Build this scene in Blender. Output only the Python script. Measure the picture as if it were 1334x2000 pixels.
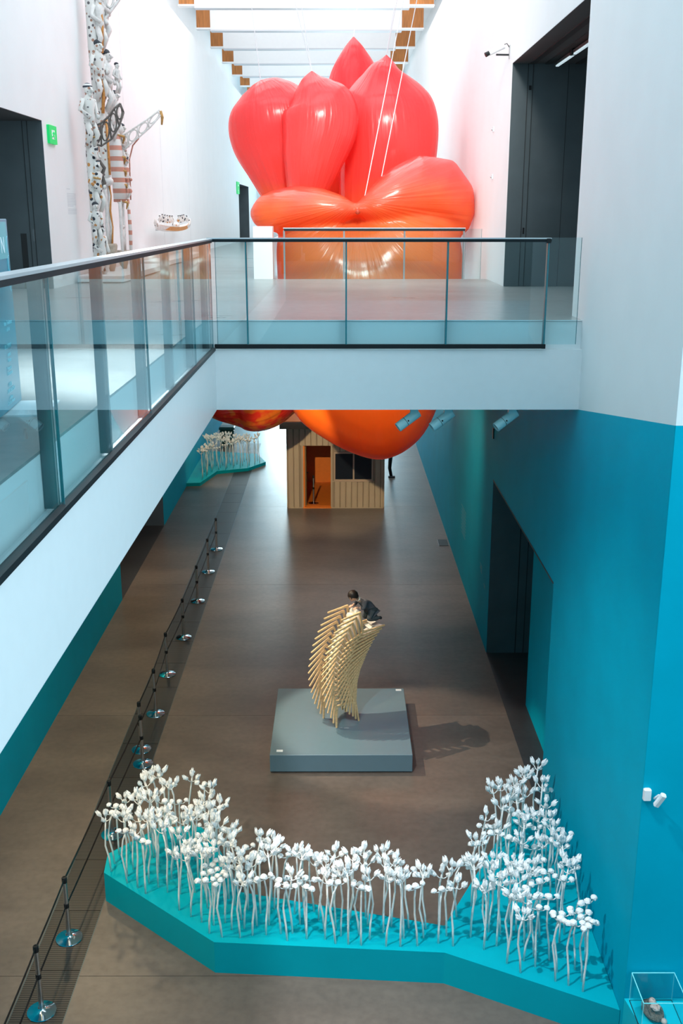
import bpy, math, random
from mathutils import Vector, Matrix, Euler
R = random.Random(7)
PI = math.pi
for o in list(bpy.data.objects): bpy.data.objects.remove(o)
SC = bpy.context.scene
COL = SC.collection

# ---------------------------------------------------------------- camera, light, exposure
cam = bpy.data.cameras.new('camera'); cam_o = bpy.data.objects.new('camera', cam); COL.objects.link(cam_o)
cam.sensor_fit = 'VERTICAL'; cam.sensor_height = 36.0; cam.lens = 36.4
cam.clip_end = 300
cam_o.location = (0, 0, 9.3)
cam_o.rotation_euler = (math.radians(90 - 15.957), 0, -0.0022)
SC.camera = cam_o

W = bpy.data.worlds.new('world'); SC.world = W; W.use_nodes = True
W.node_tree.nodes['Background'].inputs[0].default_value = (0.80, 0.93, 1.0, 1)
W.node_tree.nodes['Background'].inputs[1].default_value = 1.5
SC.view_settings.view_transform = 'Standard'
SC.view_settings.look = 'None'
SC.view_settings.gamma = 1.0
SC.view_settings.use_curve_mapping = False
SC.view_settings.exposure = 0.0

def area(name, loc, sx, sy, power, col, rot=(0, 0, 0)):
    l = bpy.data.lights.new(name, 'AREA'); l.shape = 'RECTANGLE'; l.size = sx; l.size_y = sy
    l.energy = power; l.color = col
    o = bpy.data.objects.new(name, l); COL.objects.link(o); o.location = loc; o.rotation_euler = rot
    return o
def spot(name, loc, target, power, col, angle, blend=.4, size=.06):
    l = bpy.data.lights.new(name, 'SPOT'); l.energy = power; l.color = col
    l.spot_size = math.radians(angle); l.spot_blend = blend; l.shadow_soft_size = size
    o = bpy.data.objects.new(name, l); COL.objects.link(o); o.location = loc
    d = Vector(target) - Vector(loc); o.rotation_euler = d.to_track_quat('-Z', 'Y').to_euler()
    return o
# daylight from the roof lights of the hall (cool near the viewer, stronger towards the far end)
area('roof_light_near', (0.6, 5.0, 17.8), 10.5, 17, 740, (0.58, 0.86, 1.0))
area('side_glazing_light', (8.6, 2.4, 10.0), 10.0, 12.5, 1040, (0.64, 0.88, 1.0), (0, PI / 2, 0))
area('back_fill_light', (0.5, -4.7, 14.0), 14.0, 6.4, 470, (0.62, 0.90, 1.0), (PI / 2, 0, 0))  # unseen fill added behind the viewer, brightens surfaces facing this way
area('roof_light_bridge', (-1.1, 20.0, 17.8), 8.2, 12, 800, (0.82, 0.94, 1.0))
area('roof_light_mid', (-1.1, 34.0, 17.8), 8.2, 14, 1300, (0.95, 0.98, 1.0))
area('roof_light_far', (-1.1, 55.0, 17.8), 8.2, 26, 900, (0.92, 0.97, 1.0))
# daylight through the glazed far end wall, lower level
area('end_window_light', (-1.2, 71.7, 3.4), 7.4, 6.4, 3900, (0.74, 0.94, 1.0), (PI / 2, 0, PI))
# exhibition spots fixed under the walkway and bridge soffits, plus one added fill
WARM = (1.0, 0.76, 0.43)
spot('stack_spot', (-2.9, 18.0, 6.6), (0.15, 17.4, 1.5), 1700, (1.0, 0.82, 0.62), 35, .35, .02)
spot('stack_key_spot', (-1.2, 14.4, 6.6), (0.1, 17.4, 2.3), 420, WARM, 22, .5, .05)
spot('cabin_spot', (-2.0, 20.0, 6.6), (-0.2, 33.0, 1.0), 4600, WARM, 24, .5, .05)
spot('blossom_spot', (-3.3, 34.0, 6.6), (-4.1, 38.0, 1.0), 900, WARM, 50, .5, .05)
spot('floor_spot', (-4.6, 16.5, 6.6), (-4.3, 16.5, 0), 1150, WARM, 100, .9, .2)
spot('floor_spot_far', (-4.6, 24.5, 6.6), (-4.3, 24.5, 0), 900, WARM, 100, .9, .2)
spot('aisle_spot', (-4.6, 9.5, 6.6), (-3.6, 10.5, 0), 850, WARM, 100, .9, .2)
spot('bridge_spot', (1.0, 21.0, 6.6), (0.7, 25.5, 3.6), 1200, (1.0, .66, .46), 100, .9, .3)
spot('flower_key', (-1.9, 8.2, 12.0), (0.0, 11.8, .5), 3600, (.97, .98, 1.0), 62, .7, .10)
spot('inflatable_fill', (0.2, 13.0, 15.9), (0.6, 25.5, 9.0), 9500, (1.0, .92, .86), 40, .8, 1.4)  # added fill near the roof, lifts the dim front of the inflated flower
spot('flower_left_spot', (-4.8, 10.6, 6.6), (-2.2, 12.4, 1.0), 700, (1.0, .9, .76), 62, .6, .05)

# ---------------------------------------------------------------- materials
MATS = {}
def _new(name):
    m = bpy.data.materials.new(name); m.use_nodes = True
    nt = m.node_tree; b = nt.nodes['Principled BSDF']
    MATS[name] = m
    return m, nt, b
def _lnk(nt, a, b): nt.links.new(a, b)
def mat(name, col, rough=.5, metal=0, var=.0, scale=8., bump=0., bscale=60., spec=None, coat=0, stretch=(1, 1, 1)):
    m, nt, b = _new(name)
    b.inputs['Base Color'].default_value = (*col, 1); b.inputs['Roughness'].default_value = rough
    b.inputs['Metallic'].default_value = metal
    if spec is not None: b.inputs['Specular IOR Level'].default_value = spec
    if coat: b.inputs['Coat Weight'].default_value = coat
    tc = nt.nodes.new('ShaderNodeTexCoord'); mp = nt.nodes.new('ShaderNodeMapping'); mp.inputs['Scale'].default_value = stretch
    _lnk(nt, tc.outputs['Object'], mp.inputs['Vector'])
    if var:
        n = nt.nodes.new('ShaderNodeTexNoise'); n.inputs['Scale'].default_value = scale; n.inputs['Detail'].default_value = 5
        _lnk(nt, mp.outputs[0], n.inputs['Vector'])
        r = nt.nodes.new('ShaderNodeValToRGB')
        r.color_ramp.elements[0].position = .3; r.color_ramp.elements[1].position = .7
        r.color_ramp.elements[0].color = (*[max(0, c * (1 - var)) for c in col], 1)
        r.color_ramp.elements[1].color = (*[min(1, c * (1 + var)) for c in col], 1)
        _lnk(nt, n.outputs['Fac'], r.inputs[0]); _lnk(nt, r.outputs[0], b.inputs['Base Color'])
    if bump:
        n = nt.nodes.new('ShaderNodeTexNoise'); n.inputs['Scale'].default_value = bscale; n.inputs['Detail'].default_value = 4
        _lnk(nt, mp.outputs[0], n.inputs['Vector'])
        bp = nt.nodes.new('ShaderNodeBump'); bp.inputs['Strength'].default_value = bump; bp.inputs['Distance'].default_value = .02
        _lnk(nt, n.outputs['Fac'], bp.inputs['Height']); _lnk(nt, bp.outputs[0], b.inputs['Normal'])
    return m
mat('white_wall', (.86, .87, .88), .55, var=.015, scale=1.5, bump=.03, bscale=20)
mat('grey_wall', (.08, .11, .12), .6)
mat('house_joint', (.26, .205, .16), .6)
mat('white_paint', (.86, .87, .88), .45, var=.01)
mat('teal_wall', (.0, .40, .56), .55, spec=.04, var=.05, scale=1.2, bump=.02, bscale=30)
mat('teal_plinth', (.0, .38, .475), .45, spec=.08, var=.03, scale=2)
mat('teal_case', (.0, .50, .62), .4, var=.02, scale=2)
mat('dark_steel', (.085, .112, .124), .5, metal=.35, var=.10, scale=1.6, bump=.05, bscale=6)
mat('dark_soffit', (.055, .06, .066), .6, var=.08, scale=2)
mat('dark_slot', (.012, .016, .018), .6)
mat('near_black', (.010, .012, .014), .45, spec=.3)
mat('rail_black', (.010, .016, .020), .5, spec=.2)
mat('rail_top', (.62, .68, .72), .3, metal=.6)
mat('fin_steel', (.10, .13, .145), .3, metal=.5)
mat('chrome', (.82, .83, .85), .06, metal=1)
mat('brushed', (.52, .52, .52), .28, metal=1)
mat('timber', (.42, .155, .035), .5, var=.25, scale=3, stretch=(6, 6, .6))
mat('chair_wood', (.74, .50, .26), .5, var=.16, scale=6, stretch=(1, 1, 6))
mat('chair_seat', (.80, .76, .68), .4, var=.04)
mat('stack_plinth', (.125, .205, .25), .38, var=.015)
mat('flower_white', (.93, .92, .91), .7, var=.04, scale=30, bump=.5, bscale=55)
mat('stem_white', (.92, .90, .87), .65, var=.05, scale=20)
mat('house_clad', (.40, .33, .255), .5, var=.05, scale=2)
mat('house_frame', (.40, .31, .25), .5)
mat('house_orange', (.74, .20, .022), .5, var=.04)
mat('house_door', (.20, .13, .06), .5)
mat('navy_glass', (.008, .012, .022), .22, spec=.25)
mat('eave', (.22, .20, .15), .5)
mat('skin', (.72, .42, .29), .5)
mat('hair', (.022, .012, .008), .45, var=.3, scale=60)
mat('jacket', (.10, .096, .11), .75, var=.2, scale=40)
mat('trousers', (.055, .07, .08), .75, var=.2, scale=40)
mat('shirt', (.8, .78, .7), .6)
mat('shoe', (.018, .026, .032), .45)
mat('spot_body', (.42, .72, .76), .35)
mat('green_box', (.0, .045, .045), .45)
mat('exit_white', (.95, .98, .95), .5)
mat('text_white', (.85, .92, .95), .5)
mat('text_cyan', (.30, .72, .82), .5)
mat('text_grey', (.62, .64, .68), .5)
mat('text_dim', (.16, .42, .46), .5)
mat('panel_teal', (.0, .23, .33), .3)
mat('carve_white', (.74, .72, .70), .7, var=.10, scale=14, bump=.4, bscale=30)
mat('carve_black', (.03, .038, .05), .6, var=.2, scale=30)
mat('carve_ochre', (.62, .27, .07), .65, var=.2, scale=20)
mat('carve_red', (.55, .25, .19), .65, var=.2, scale=20)
mat('carve_wood', (.42, .35, .28), .7, var=.2, scale=12, bump=.3)
mat('carve_dark', (.12, .10, .09), .7, var=.3, scale=20)
mat('straw', (.52, .30, .10), .8, var=.3, scale=30)
mat('fur', (.17, .115, .085), .9, var=.5, scale=60, bump=.8, bscale=90)
mat('figure_skin', (.66, .42, .36), .45, var=.1, scale=30)
mat('cable', (.75, .77, .80), .4)
mat('card', (.8, .84, .87), .5)
mat('lens_dark', (.01, .01, .012), .15)

def emit(name, col, e):
    m, nt, b = _new(name)
    b.inputs['Base Color'].default_value = (*col, 1)
    b.inputs['Emission Color'].default_value = (*col, 1); b.inputs['Emission Strength'].default_value = e
emit('exit_green', (.0, .50, .12), .55)
emit('lamp_tube', (.75, .92, 1.0), .6)

def concrete(name, c1, c2, rough):
    m, nt, b = _new(name)
    tc = nt.nodes.new('ShaderNodeNewGeometry')
    n = nt.nodes.new('ShaderNodeTexNoise'); n.inputs['Scale'].default_value = .55; n.inputs['Detail'].default_value = 8; n.inputs['Roughness'].default_value = .62
    mp = nt.nodes.new('ShaderNodeMapping'); mp.inputs['Scale'].default_value = (.8, 1.7, 1)
    _lnk(nt, tc.outputs['Position'], mp.inputs[0]); _lnk(nt, mp.outputs[0], n.inputs['Vector'])
    r = nt.nodes.new('ShaderNodeValToRGB'); r.color_ramp.elements[0].position = .32; r.color_ramp.elements[1].position = .70
    r.color_ramp.elements[0].color = (*c1, 1); r.color_ramp.elements[1].color = (*c2, 1)
    _lnk(nt, n.outputs['Fac'], r.inputs[0])
    n2 = nt.nodes.new('ShaderNodeTexNoise'); n2.inputs['Scale'].default_value = 9; n2.inputs['Detail'].default_value = 6
    _lnk(nt, tc.outputs['Position'], n2.inputs['Vector'])
    r2 = nt.nodes.new('ShaderNodeValToRGB'); r2.color_ramp.elements[0].position = .22; r2.color_ramp.elements[1].position = .62
    r2.color_ramp.elements[0].color = (.74, .74, .74, 1); r2.color_ramp.elements[1].color = (1, 1, 1, 1)
    _lnk(nt, n2.outputs['Fac'], r2.inputs[0])
    mx = nt.nodes.new('ShaderNodeMix'); mx.data_type = 'RGBA'; mx.blend_type = 'MULTIPLY'; mx.inputs[0].default_value = .8
    _lnk(nt, r.outputs[0], mx.inputs[6]); _lnk(nt, r2.outputs[0], mx.inputs[7]); _lnk(nt, mx.outputs[2], b.inputs['Base Color'])
    mr = nt.nodes.new('ShaderNodeMapRange'); mr.inputs[3].default_value = rough * .92; mr.inputs[4].default_value = rough * 1.1
    _lnk(nt, n.outputs['Fac'], mr.inputs[0]); _lnk(nt, mr.outputs[0], b.inputs['Roughness'])
    bp = nt.nodes.new('ShaderNodeBump'); bp.inputs['Strength'].default_value = .04; bp.inputs['Distance'].default_value = .01
    _lnk(nt, n2.outputs['Fac'], bp.inputs['Height']); _lnk(nt, bp.outputs[0], b.inputs['Normal'])
concrete('concrete', (.112, .089, .076), (.180, .145, .122), .33)
concrete('concrete_upper', (.27, .27, .26), (.38, .38, .37), .28)
concrete('dark_floor', (.030, .030, .033), (.05, .05, .052), .4)

def glass(name, tint, ior=1.5, gloss=(.85, .97, 1.0)):
    m, nt, b = _new(name); nt.nodes.remove(b)
    out = nt.nodes['Material Output']
    t = nt.nodes.new('ShaderNodeBsdfTransparent'); t.inputs[0].default_value = (*tint, 1)
    g = nt.nodes.new('ShaderNodeBsdfGlossy'); g.inputs['Roughness'].default_value = 0; g.inputs['Color'].default_value = (*gloss, 1)
    f = nt.nodes.new('ShaderNodeFresnel'); gm = nt.nodes.new('ShaderNodeNewGeometry')
    io = nt.nodes.new('ShaderNodeMix'); io.inputs[2].default_value = ior; io.inputs[3].default_value = 1 / ior
    _lnk(nt, gm.outputs['Backfacing'], io.inputs[0]); _lnk(nt, io.outputs[0], f.inputs['IOR'])
    mx = nt.nodes.new('ShaderNodeMixShader')
    _lnk(nt, f.outputs[0], mx.inputs[0]); _lnk(nt, t.outputs[0], mx.inputs[1]); _lnk(nt, g.outputs[0], mx.inputs[2])
    _lnk(nt, mx.outputs[0], out.inputs[0])
glass('glass', (.885, .968, .974), 1.5)
glass('case_glass', (.95, .99, .99), 1.35)
glass('window_glass', (.97, .99, 1.0), 1.3)
mat('glass_edge', (.03, .20, .24), .2)
mat('glass_edge_bright', (.25, .85, .90), .2)

# grating: fine cross bars, too small to be told apart
m, nt, b = _new('grating')
tc = nt.nodes.new('ShaderNodeNewGeometry')
wv = nt.nodes.new('ShaderNodeTexWave'); wv.bands_direction = 'Y'; wv.inputs['Scale'].default_value = 8.5; wv.inputs['Distortion'].default_value = 0
_lnk(nt, tc.outputs['Position'], wv.inputs['Vector'])
rp = nt.nodes.new('ShaderNodeValToRGB'); rp.color_ramp.elements[0].position = .35; rp.color_ramp.elements[1].position = .65
rp.color_ramp.elements[0].color = (.018, .017, .017, 1); rp.color_ramp.elements[1].color = (.075, .066, .060, 1)
_lnk(nt, wv.outputs['Fac'], rp.inputs[0]); _lnk(nt, rp.outputs[0], b.inputs['Base Color'])
b.inputs['Roughness'].default_value = .45; b.inputs['Metallic'].default_value = .3

# spotted and striped carving paint
def spotted(name, sc, c1, c2, thr):
    m, nt, b = _new(name); b.inputs['Roughness'].default_value = .7
    tc = nt.nodes.new('ShaderNodeTexCoord')
    v = nt.nodes.new('ShaderNodeTexVoronoi'); v.inputs['Scale'].default_value = sc
    _lnk(nt, tc.outputs['Object'], v.inputs['Vector'])
    r = nt.nodes.new('ShaderNodeValToRGB'); r.color_ramp.interpolation = 'CONSTANT'
    r.color_ramp.elements[0].color = (0, 0, 0, 1); r.color_ramp.elements[1].color = (1, 1, 1, 1); r.color_ramp.elements[1].position = thr
    _lnk(nt, v.outputs['Distance'], r.inputs[0])
    sp = nt.nodes.new('ShaderNodeSeparateColor'); _lnk(nt, v.outputs['Color'], sp.inputs[0])
    st = nt.nodes.new('ShaderNodeMath'); st.operation = 'GREATER_THAN'; st.inputs[1].default_value = .62
    _lnk(nt, sp.outputs[0], st.inputs[0])
    mc = nt.nodes.new('ShaderNodeMix'); mc.data_type = 'RGBA'; mc.inputs[6].default_value = (*c1, 1); mc.inputs[7].default_value = (*c2, 1)
    _lnk(nt, st.outputs[0], mc.inputs[0])
    mx = nt.nodes.new('ShaderNodeMix'); mx.data_type = 'RGBA'; mx.inputs[7].default_value = (.76, .74, .71, 1)
    _lnk(nt, r.outputs[0], mx.inputs[0]); _lnk(nt, mc.outputs[2], mx.inputs[6]); _lnk(nt, mx.outputs[2], b.inputs['Base Color'])
spotted('carve_spots', 9, (.03, .035, .05), (.6, .27, .08), .34)
spotted('carve_marks', 10, (.42, .22, .15), (.14, .13, .14), .30)
def striped(name, sc, c, duty):
    m, nt, b = _new(name); b.inputs['Roughness'].default_value = .7
    tc = nt.nodes.new('ShaderNodeTexCoord')
    v = nt.nodes.new('ShaderNodeTexWave'); v.bands_direction = 'Z'; v.inputs['Scale'].default_value = sc; v.inputs['Distortion'].default_value = .4
    _lnk(nt, tc.outputs['Object'], v.inputs['Vector'])
    r = nt.nodes.new('ShaderNodeValToRGB'); r.color_ramp.interpolation = 'CONSTANT'
    r.color_ramp.elements[0].color = (.74, .72, .70, 1); r.color_ramp.elements[1].color = (*c, 1); r.color_ramp.elements[1].position = duty
    _lnk(nt, v.outputs['Fac'], r.inputs[0]); _lnk(nt, r.outputs[0], b.inputs['Base Color'])
striped('carve_stripes', 1.35, (.60, .27, .20), .62)
striped('cap_stripes', 4.2, (.03, .04, .06), .5)

# inflated fabric: colour printed from orange (low) to red (high), pleats running to the knots
def petal_mat(name, knot=None, dapple=False):
    m, nt, b = _new(name)
    g = nt.nodes.new('ShaderNodeNewGeometry'); s = nt.nodes.new('ShaderNodeSeparateXYZ'); _lnk(nt, g.outputs['Position'], s.inputs[0])
    n = nt.nodes.new('ShaderNodeTexNoise'); n.inputs['Scale'].default_value = .7; n.inputs['Detail'].default_value = 3
    _lnk(nt, g.outputs['Position'], n.inputs['Vector'])
    a = nt.nodes.new('ShaderNodeMath'); a.operation = 'MULTIPLY_ADD'; a.inputs[1].default_value = 1.6
    _lnk(nt, n.outputs['Fac'], a.inputs[0]); _lnk(nt, s.outputs['Z'], a.inputs[2])
    mr = nt.nodes.new('ShaderNodeMapRange'); mr.inputs[1].default_value = 4.5; mr.inputs[2].default_value = 15.0
    _lnk(nt, a.outputs[0], mr.inputs[0])
    r = nt.nodes.new('ShaderNodeValToRGB'); e = r.color_ramp.elements
    e[0].position = 0; e[0].color = (.88, .14, .015, 1); e[1].position = 1; e[1].color = (.86, .035, .055, 1)
    for p, c in ((.36, (.96, .27, .03)), (.50, (.98, .24, .05)), (.62, (.96, .11, .09)), (.80, (.94, .085, .095))):
        x = e.new(p); x.color = (*c, 1)
    _lnk(nt, mr.outputs[0], r.inputs[0])
    colout = r.outputs[0]
    if dapple:
        n3 = nt.nodes.new('ShaderNodeTexNoise'); n3.inputs['Scale'].default_value = 2.3; n3.inputs['Detail'].default_value = 2
        _lnk(nt, g.outputs['Position'], n3.inputs['Vector'])
        r3 = nt.nodes.new('ShaderNodeValToRGB'); r3.color_ramp.elements[0].position = .46; r3.color_ramp.elements[1].position = .56
        r3.color_ramp.elements[0].color = (.72, .035, .02, 1); r3.color_ramp.elements[1].color = (.78, .20, .025, 1)
        _lnk(nt, n3.outputs['Fac'], r3.inputs[0]); colout = r3.outputs[0]
    _lnk(nt, colout, b.inputs['Base Color'])
    b.inputs['Roughness'].default_value = .24; b.inputs['Coat Weight'].default_value = .5; b.inputs['Coat Roughness'].default_value = .15
    b.inputs['Specular IOR Level'].default_value = .55
    # pleats
    n4 = nt.nodes.new('ShaderNodeTexNoise'); n4.inputs['Scale'].default_value = 1; n4.inputs['Detail'].default_value = 3
    if knot:
        sx = nt.nodes.new('ShaderNodeMath'); sx.operation = 'SUBTRACT'; sx.inputs[1].default_value = knot[0]; _lnk(nt, s.outputs['X'], sx.inputs[0])
        sz = nt.nodes.new('ShaderNodeMath'); sz.operation = 'SUBTRACT'; sz.inputs[1].default_value = knot[2]; _lnk(nt, s.outputs['Z'], sz.inputs[0])
        at = nt.nodes.new('ShaderNodeMath'); at.operation = 'ARCTAN2'; _lnk(nt, sx.outputs[0], at.inputs[0]); _lnk(nt, sz.outputs[0], at.inputs[1])
        ab = nt.nodes.new('ShaderNodeMath'); ab.operation = 'MULTIPLY'; ab.inputs[1].default_value = 16; _lnk(nt, at.outputs[0], ab.inputs[0])
        cb = nt.nodes.new('ShaderNodeCombineXYZ'); _lnk(nt, ab.outputs[0], cb.inputs[0])
        r9 = nt.nodes.new('ShaderNodeMath'); r9.operation = 'MULTIPLY'; r9.inputs[1].default_value = .5; _lnk(nt, sz.outputs[0], r9.inputs[0]); _lnk(nt, r9.outputs[0], cb.inputs[1])
        _lnk(nt, cb.outputs[0], n4.inputs['Vector'])
    else:
        uv = nt.nodes.new('ShaderNodeUVMap'); mp = nt.nodes.new('ShaderNodeMapping'); mp.inputs['Scale'].default_value = (46, 2.4, 1)
        _lnk(nt, uv.outputs[0], mp.inputs[0]); _lnk(nt, mp.outputs[0], n4.inputs['Vector'])
    bp = nt.nodes.new('ShaderNodeBump'); bp.inputs['Strength'].default_value = .38; bp.inputs['Distance'].default_value = .10
    _lnk(nt, n4.outputs['Fac'], bp.inputs['Height']); _lnk(nt, bp.outputs[0], b.inputs['Normal'])
    tr = nt.nodes.new('ShaderNodeBsdfTranslucent'); _lnk(nt, colout, tr.inputs[0]); _lnk(nt, bp.outputs[0], tr.inputs['Normal'])
    mx = nt.nodes.new('ShaderNodeMixShader'); mx.inputs[0].default_value = .45
    out = nt.nodes['Material Output']
    _lnk(nt, b.outputs[0], mx.inputs[1]); _lnk(nt, tr.outputs[0], mx.inputs[2]); _lnk(nt, mx.outputs[0], out.inputs[0])
KNOT = (.43, 24.9, 9.62)
petal_mat('petal'); petal_mat('petal_front', KNOT); petal_mat('petal_low', dapple=True)
mat('seam', (.45, .05, .02), .6)

# ---------------------------------------------------------------- mesh helpers
class MB:
    def __init__(s): s.v = []; s.f = []; s.uv = None
    def quad_grid(s, rows, close_u=True, cap=False):
        base = len(s.v); n = len(rows[0])
        for r in rows: s.v += [tuple(p) for p in r]
        for i in range(len(rows) - 1):
            for j in range(n if close_u else n - 1):
                k = (j + 1) % n
                s.f.append((base + i * n + j, base + i * n + k, base + (i + 1) * n + k, base + (i + 1) * n + j))
        if cap:
            s.f.append(tuple(base + j for j in reversed(range(n))))
            s.f.append(tuple(base + (len(rows) - 1) * n + j for j in range(n)))
        return s
    def box(s, x0, x1, y0, y1, z0, z1):
        b = len(s.v)
        s.v += [(x0, y0, z0), (x1, y0, z0), (x1, y1, z0), (x0, y1, z0), (x0, y0, z1), (x1, y0, z1), (x1, y1, z1), (x0, y1, z1)]
        s.f += [tuple(b + i for i in q) for q in ((3, 2, 1, 0), (4, 5, 6, 7), (0, 1, 5, 4), (1, 2, 6, 5), (2, 3, 7, 6), (3, 0, 4, 7))]
        return s
    def bevbox(s, x0, x1, y0, y1, z0, z1, r=.01):
        # box with chamfered vertical and top edges
        def ring(d, z): return [(x0 + d, y0, z), (x1 - d, y0, z), (x1, y0 + d, z), (x1, y1 - d, z), (x1 - d, y1, z), (x0 + d, y1, z), (x0, y1 - d, z), (x0, y0 + d, z)]
        def inset(z, k): return [(x0 + r + k, y0 + k, z), (x1 - r - k, y0 + k, z), (x1 - k, y0 + r + k, z), (x1 - k, y1 - r - k, z), (x1 - r - k, y1 - k, z), (x0 + r + k, y1 - k, z), (x0 + k, y1 - r - k, z), (x0 + k, y0 + r + k, z)]
        return s.quad_grid([ring(r, z0), ring(r, z1 - r), inset(z1, r)], cap=True)
    def prism(s, pts, z0, z1):
        n = len(pts); b = len(s.v)
        s.v += [(x, y, z0) for x, y in pts] + [(x, y, z1) for x, y in pts]
        s.f.append(tuple(b + i for i in reversed(range(n)))); s.f.append(tuple(b + n + i for i in range(n)))
        for i in range(n):
            k = (i + 1) % n; s.f.append((b + i, b + k, b + n + k, b + n + i))
        return s
    def prism_x(s, pts, x0, x1):        # polygon in (y,z)
        n = len(pts); b = len(s.v)
        s.v += [(x0, y, z) for y, z in pts] + [(x1, y, z) for y, z in pts]
        s.f.append(tuple(b + i for i in reversed(range(n)))); s.f.append(tuple(b + n + i for i in range(n)))
        for i in range(n):
            k = (i + 1) % n; s.f.append((b + i, b + k, b + n + k, b + n + i))
        return s
    def tube(s, pts, rad, n=8, cap=True, flat=1.0):
        pts = [Vector(p) for p in pts]
        if not isinstance(rad, (list, tuple)): rad = [rad] * len(pts)
        rows = []; prev = None
        for i, p in enumerate(pts):
            t = (pts[min(i + 1, len(pts) - 1)] - pts[max(i - 1, 0)]).normalized()
            if prev is None:
                a = Vector((0, 0, 1)) if abs(t.z) < .9 else Vector((1, 0, 0))
                u = t.cross(a).normalized()
            else:
                u = (prev - t * prev.dot(t)).normalized()
            w = t.cross(u); prev = u
            rows.append([p + (u * math.cos(2 * PI * j / n) + w * math.sin(2 * PI * j / n) * flat) * rad[i] for j in range(n)])
        return s.quad_grid(rows, cap=cap)
    def bar(s, a, b_, w0, w1=None, side=None):
        # square bar with taper from a to b_
        a = Vector(a); b_ = Vector(b_); w1 = w0 if w1 is None else w1
        t = (b_ - a).normalized(); sd = Vector(side) if side else (Vector((0, 1, 0)) if abs(t.y) < .9 else Vector((1, 0, 0)))
        u = (sd - t * sd.dot(t)).normalized(); w = t.cross(u)
        def ring(p, k): return [p + u * k + w * k, p - u * k + w * k, p - u * k - w * k, p + u * k - w * k]
        return s.quad_grid([ring(a, w0 / 2), ring(b_, w1 / 2)], cap=True)
    def lathe(s, prof, c=(0, 0, 0), n=24, cap=True):
        rows = [[(c[0] + r * math.cos(2 * PI * j / n), c[1] + r * math.sin(2 * PI * j / n), c[2] + z) for j in range(n)] for r, z in prof]
        return s.quad_grid(rows, cap=cap)
    def ell(s, c, r, n=12, m=8, rot=None, pw=1.0):
        rows = []
        for i in range(m + 1):
            a = PI * i / m; sa = max(.02, math.sin(a))
            row = []
            for j in range(n):
                q = Vector((r[0] * sa * math.cos(2 * PI * j / n), r[1] * sa * math.sin(2 * PI * j / n), -r[2] * math.cos(a)))
                if rot: q = rot @ q
                row.append(q + Vector(c))
            rows.append(row)
        return s.quad_grid(rows, cap=True)
    def build(s, name, mt, parent=None, smooth=False, loc=None):
        me = bpy.data.meshes.new(name); me.from_pydata([tuple(p) for p in s.v], [], s.f); me.update()
        me.materials.append(MATS[mt])
        if smooth:
            for p in me.polygons: p.use_smooth = True
        o = bpy.data.objects.new(name, me); COL.objects.link(o)
        if parent: o.parent = parent
        if loc: o.location = loc
        return o
def smooth_angle(o, deg=40):
    # keep hard edges sharp on shaded-smooth meshes
    me = o.data
    for p in me.polygons: p.use_smooth = True
    try: me.set_sharp_from_angle(angle=math.radians(deg))
    except Exception: pass
    return o
def thing(name, label, cat, loc=(0, 0, 0), rotz=0, group=None):
    o = bpy.data.objects.new(name, None); COL.objects.link(o); o.location = loc; o.rotation_euler = (0, 0, rotz)
    o.empty_display_size = .1
    return tag(o, label, cat, group)
def tag(o, label, cat, group=None, kind=None):
    o['label'] = label; o['category'] = cat
    if group: o['group'] = group
    if kind: o['kind'] = kind
    return o
def struct(o, label=None, cat=None):
    o['kind'] = 'structure'
    if label: o['label'] = label
    if cat: o['category'] = cat
    return o
def sempty(name, label, cat, loc=(0, 0, 0)):
    o = bpy.data.objects.new(name, None); COL.objects.link(o); o.location = loc
    return struct(o, label, cat)

# ---------------------------------------------------------------- dimensions (metres)
XR, XL, XB = 3.25, -5.47, -1.66          # right wall, left wall, walkway edge
YB0, YB1 = 13.9, 23.4                    # bridge
ZU, ZF = 7.96, 6.77                      # upper floor, slab soffit
YEND, ZTOP = 72.0, 15.8
YN = -5.0

# ---------------------------------------------------------------- floor (cast slabs, grating strip, recess floors)
fl = MB().box(-9, 9, YN, YEND, -.25, -.012).build('floor', 'concrete')
struct(fl, 'polished brown concrete floor of the long lower hall', 'floor')
ys = [YN, 3.9, 11.05, 18.2, 25.6, 33.2, 40.6, 48, 56, 64, YEND]
for i in range(len(ys) - 1):
    a, b_ = ys[i] + .004, ys[i + 1] - .004
    MB().box(XL, -3.985, a, b_, -.012, 0).build('concrete_slab', 'concrete', fl)
    MB().box(-3.315, XR, a, b_, -.012, 0).build('concrete_slab', 'concrete', fl)
    if b_ < 10: MB().box(XR + .004, 8.6, a, b_, -.012, 0).build('concrete_slab', 'concrete', fl)
gp = None
n = 0
y = 7.6
while y < 42:
    if gp is None: gp = MB().box(-.325, .325, .006, 1.18, -.012, -.002); gpm = gp.build('grate_panel', 'grating', fl); o = gpm
    else:
        o = gpm.copy(); COL.objects.link(o)
    o.location = (-3.65, y, 0); y += 1.186
for x in (-3.98, -3.32):
    MB().box(x - .006, x + .006, YN, 42, -.012, .001).build('grate_frame', 'fin_steel', fl)
MB().box(XR, 6.0, 14.85, 21.2, -.012, 0).build('recess_floor', 'dark_floor', fl)
MB().box(-8, XL, 24.5, 31.0, -.012, 0).build('recess_floor', 'dark_floor', fl)

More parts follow.
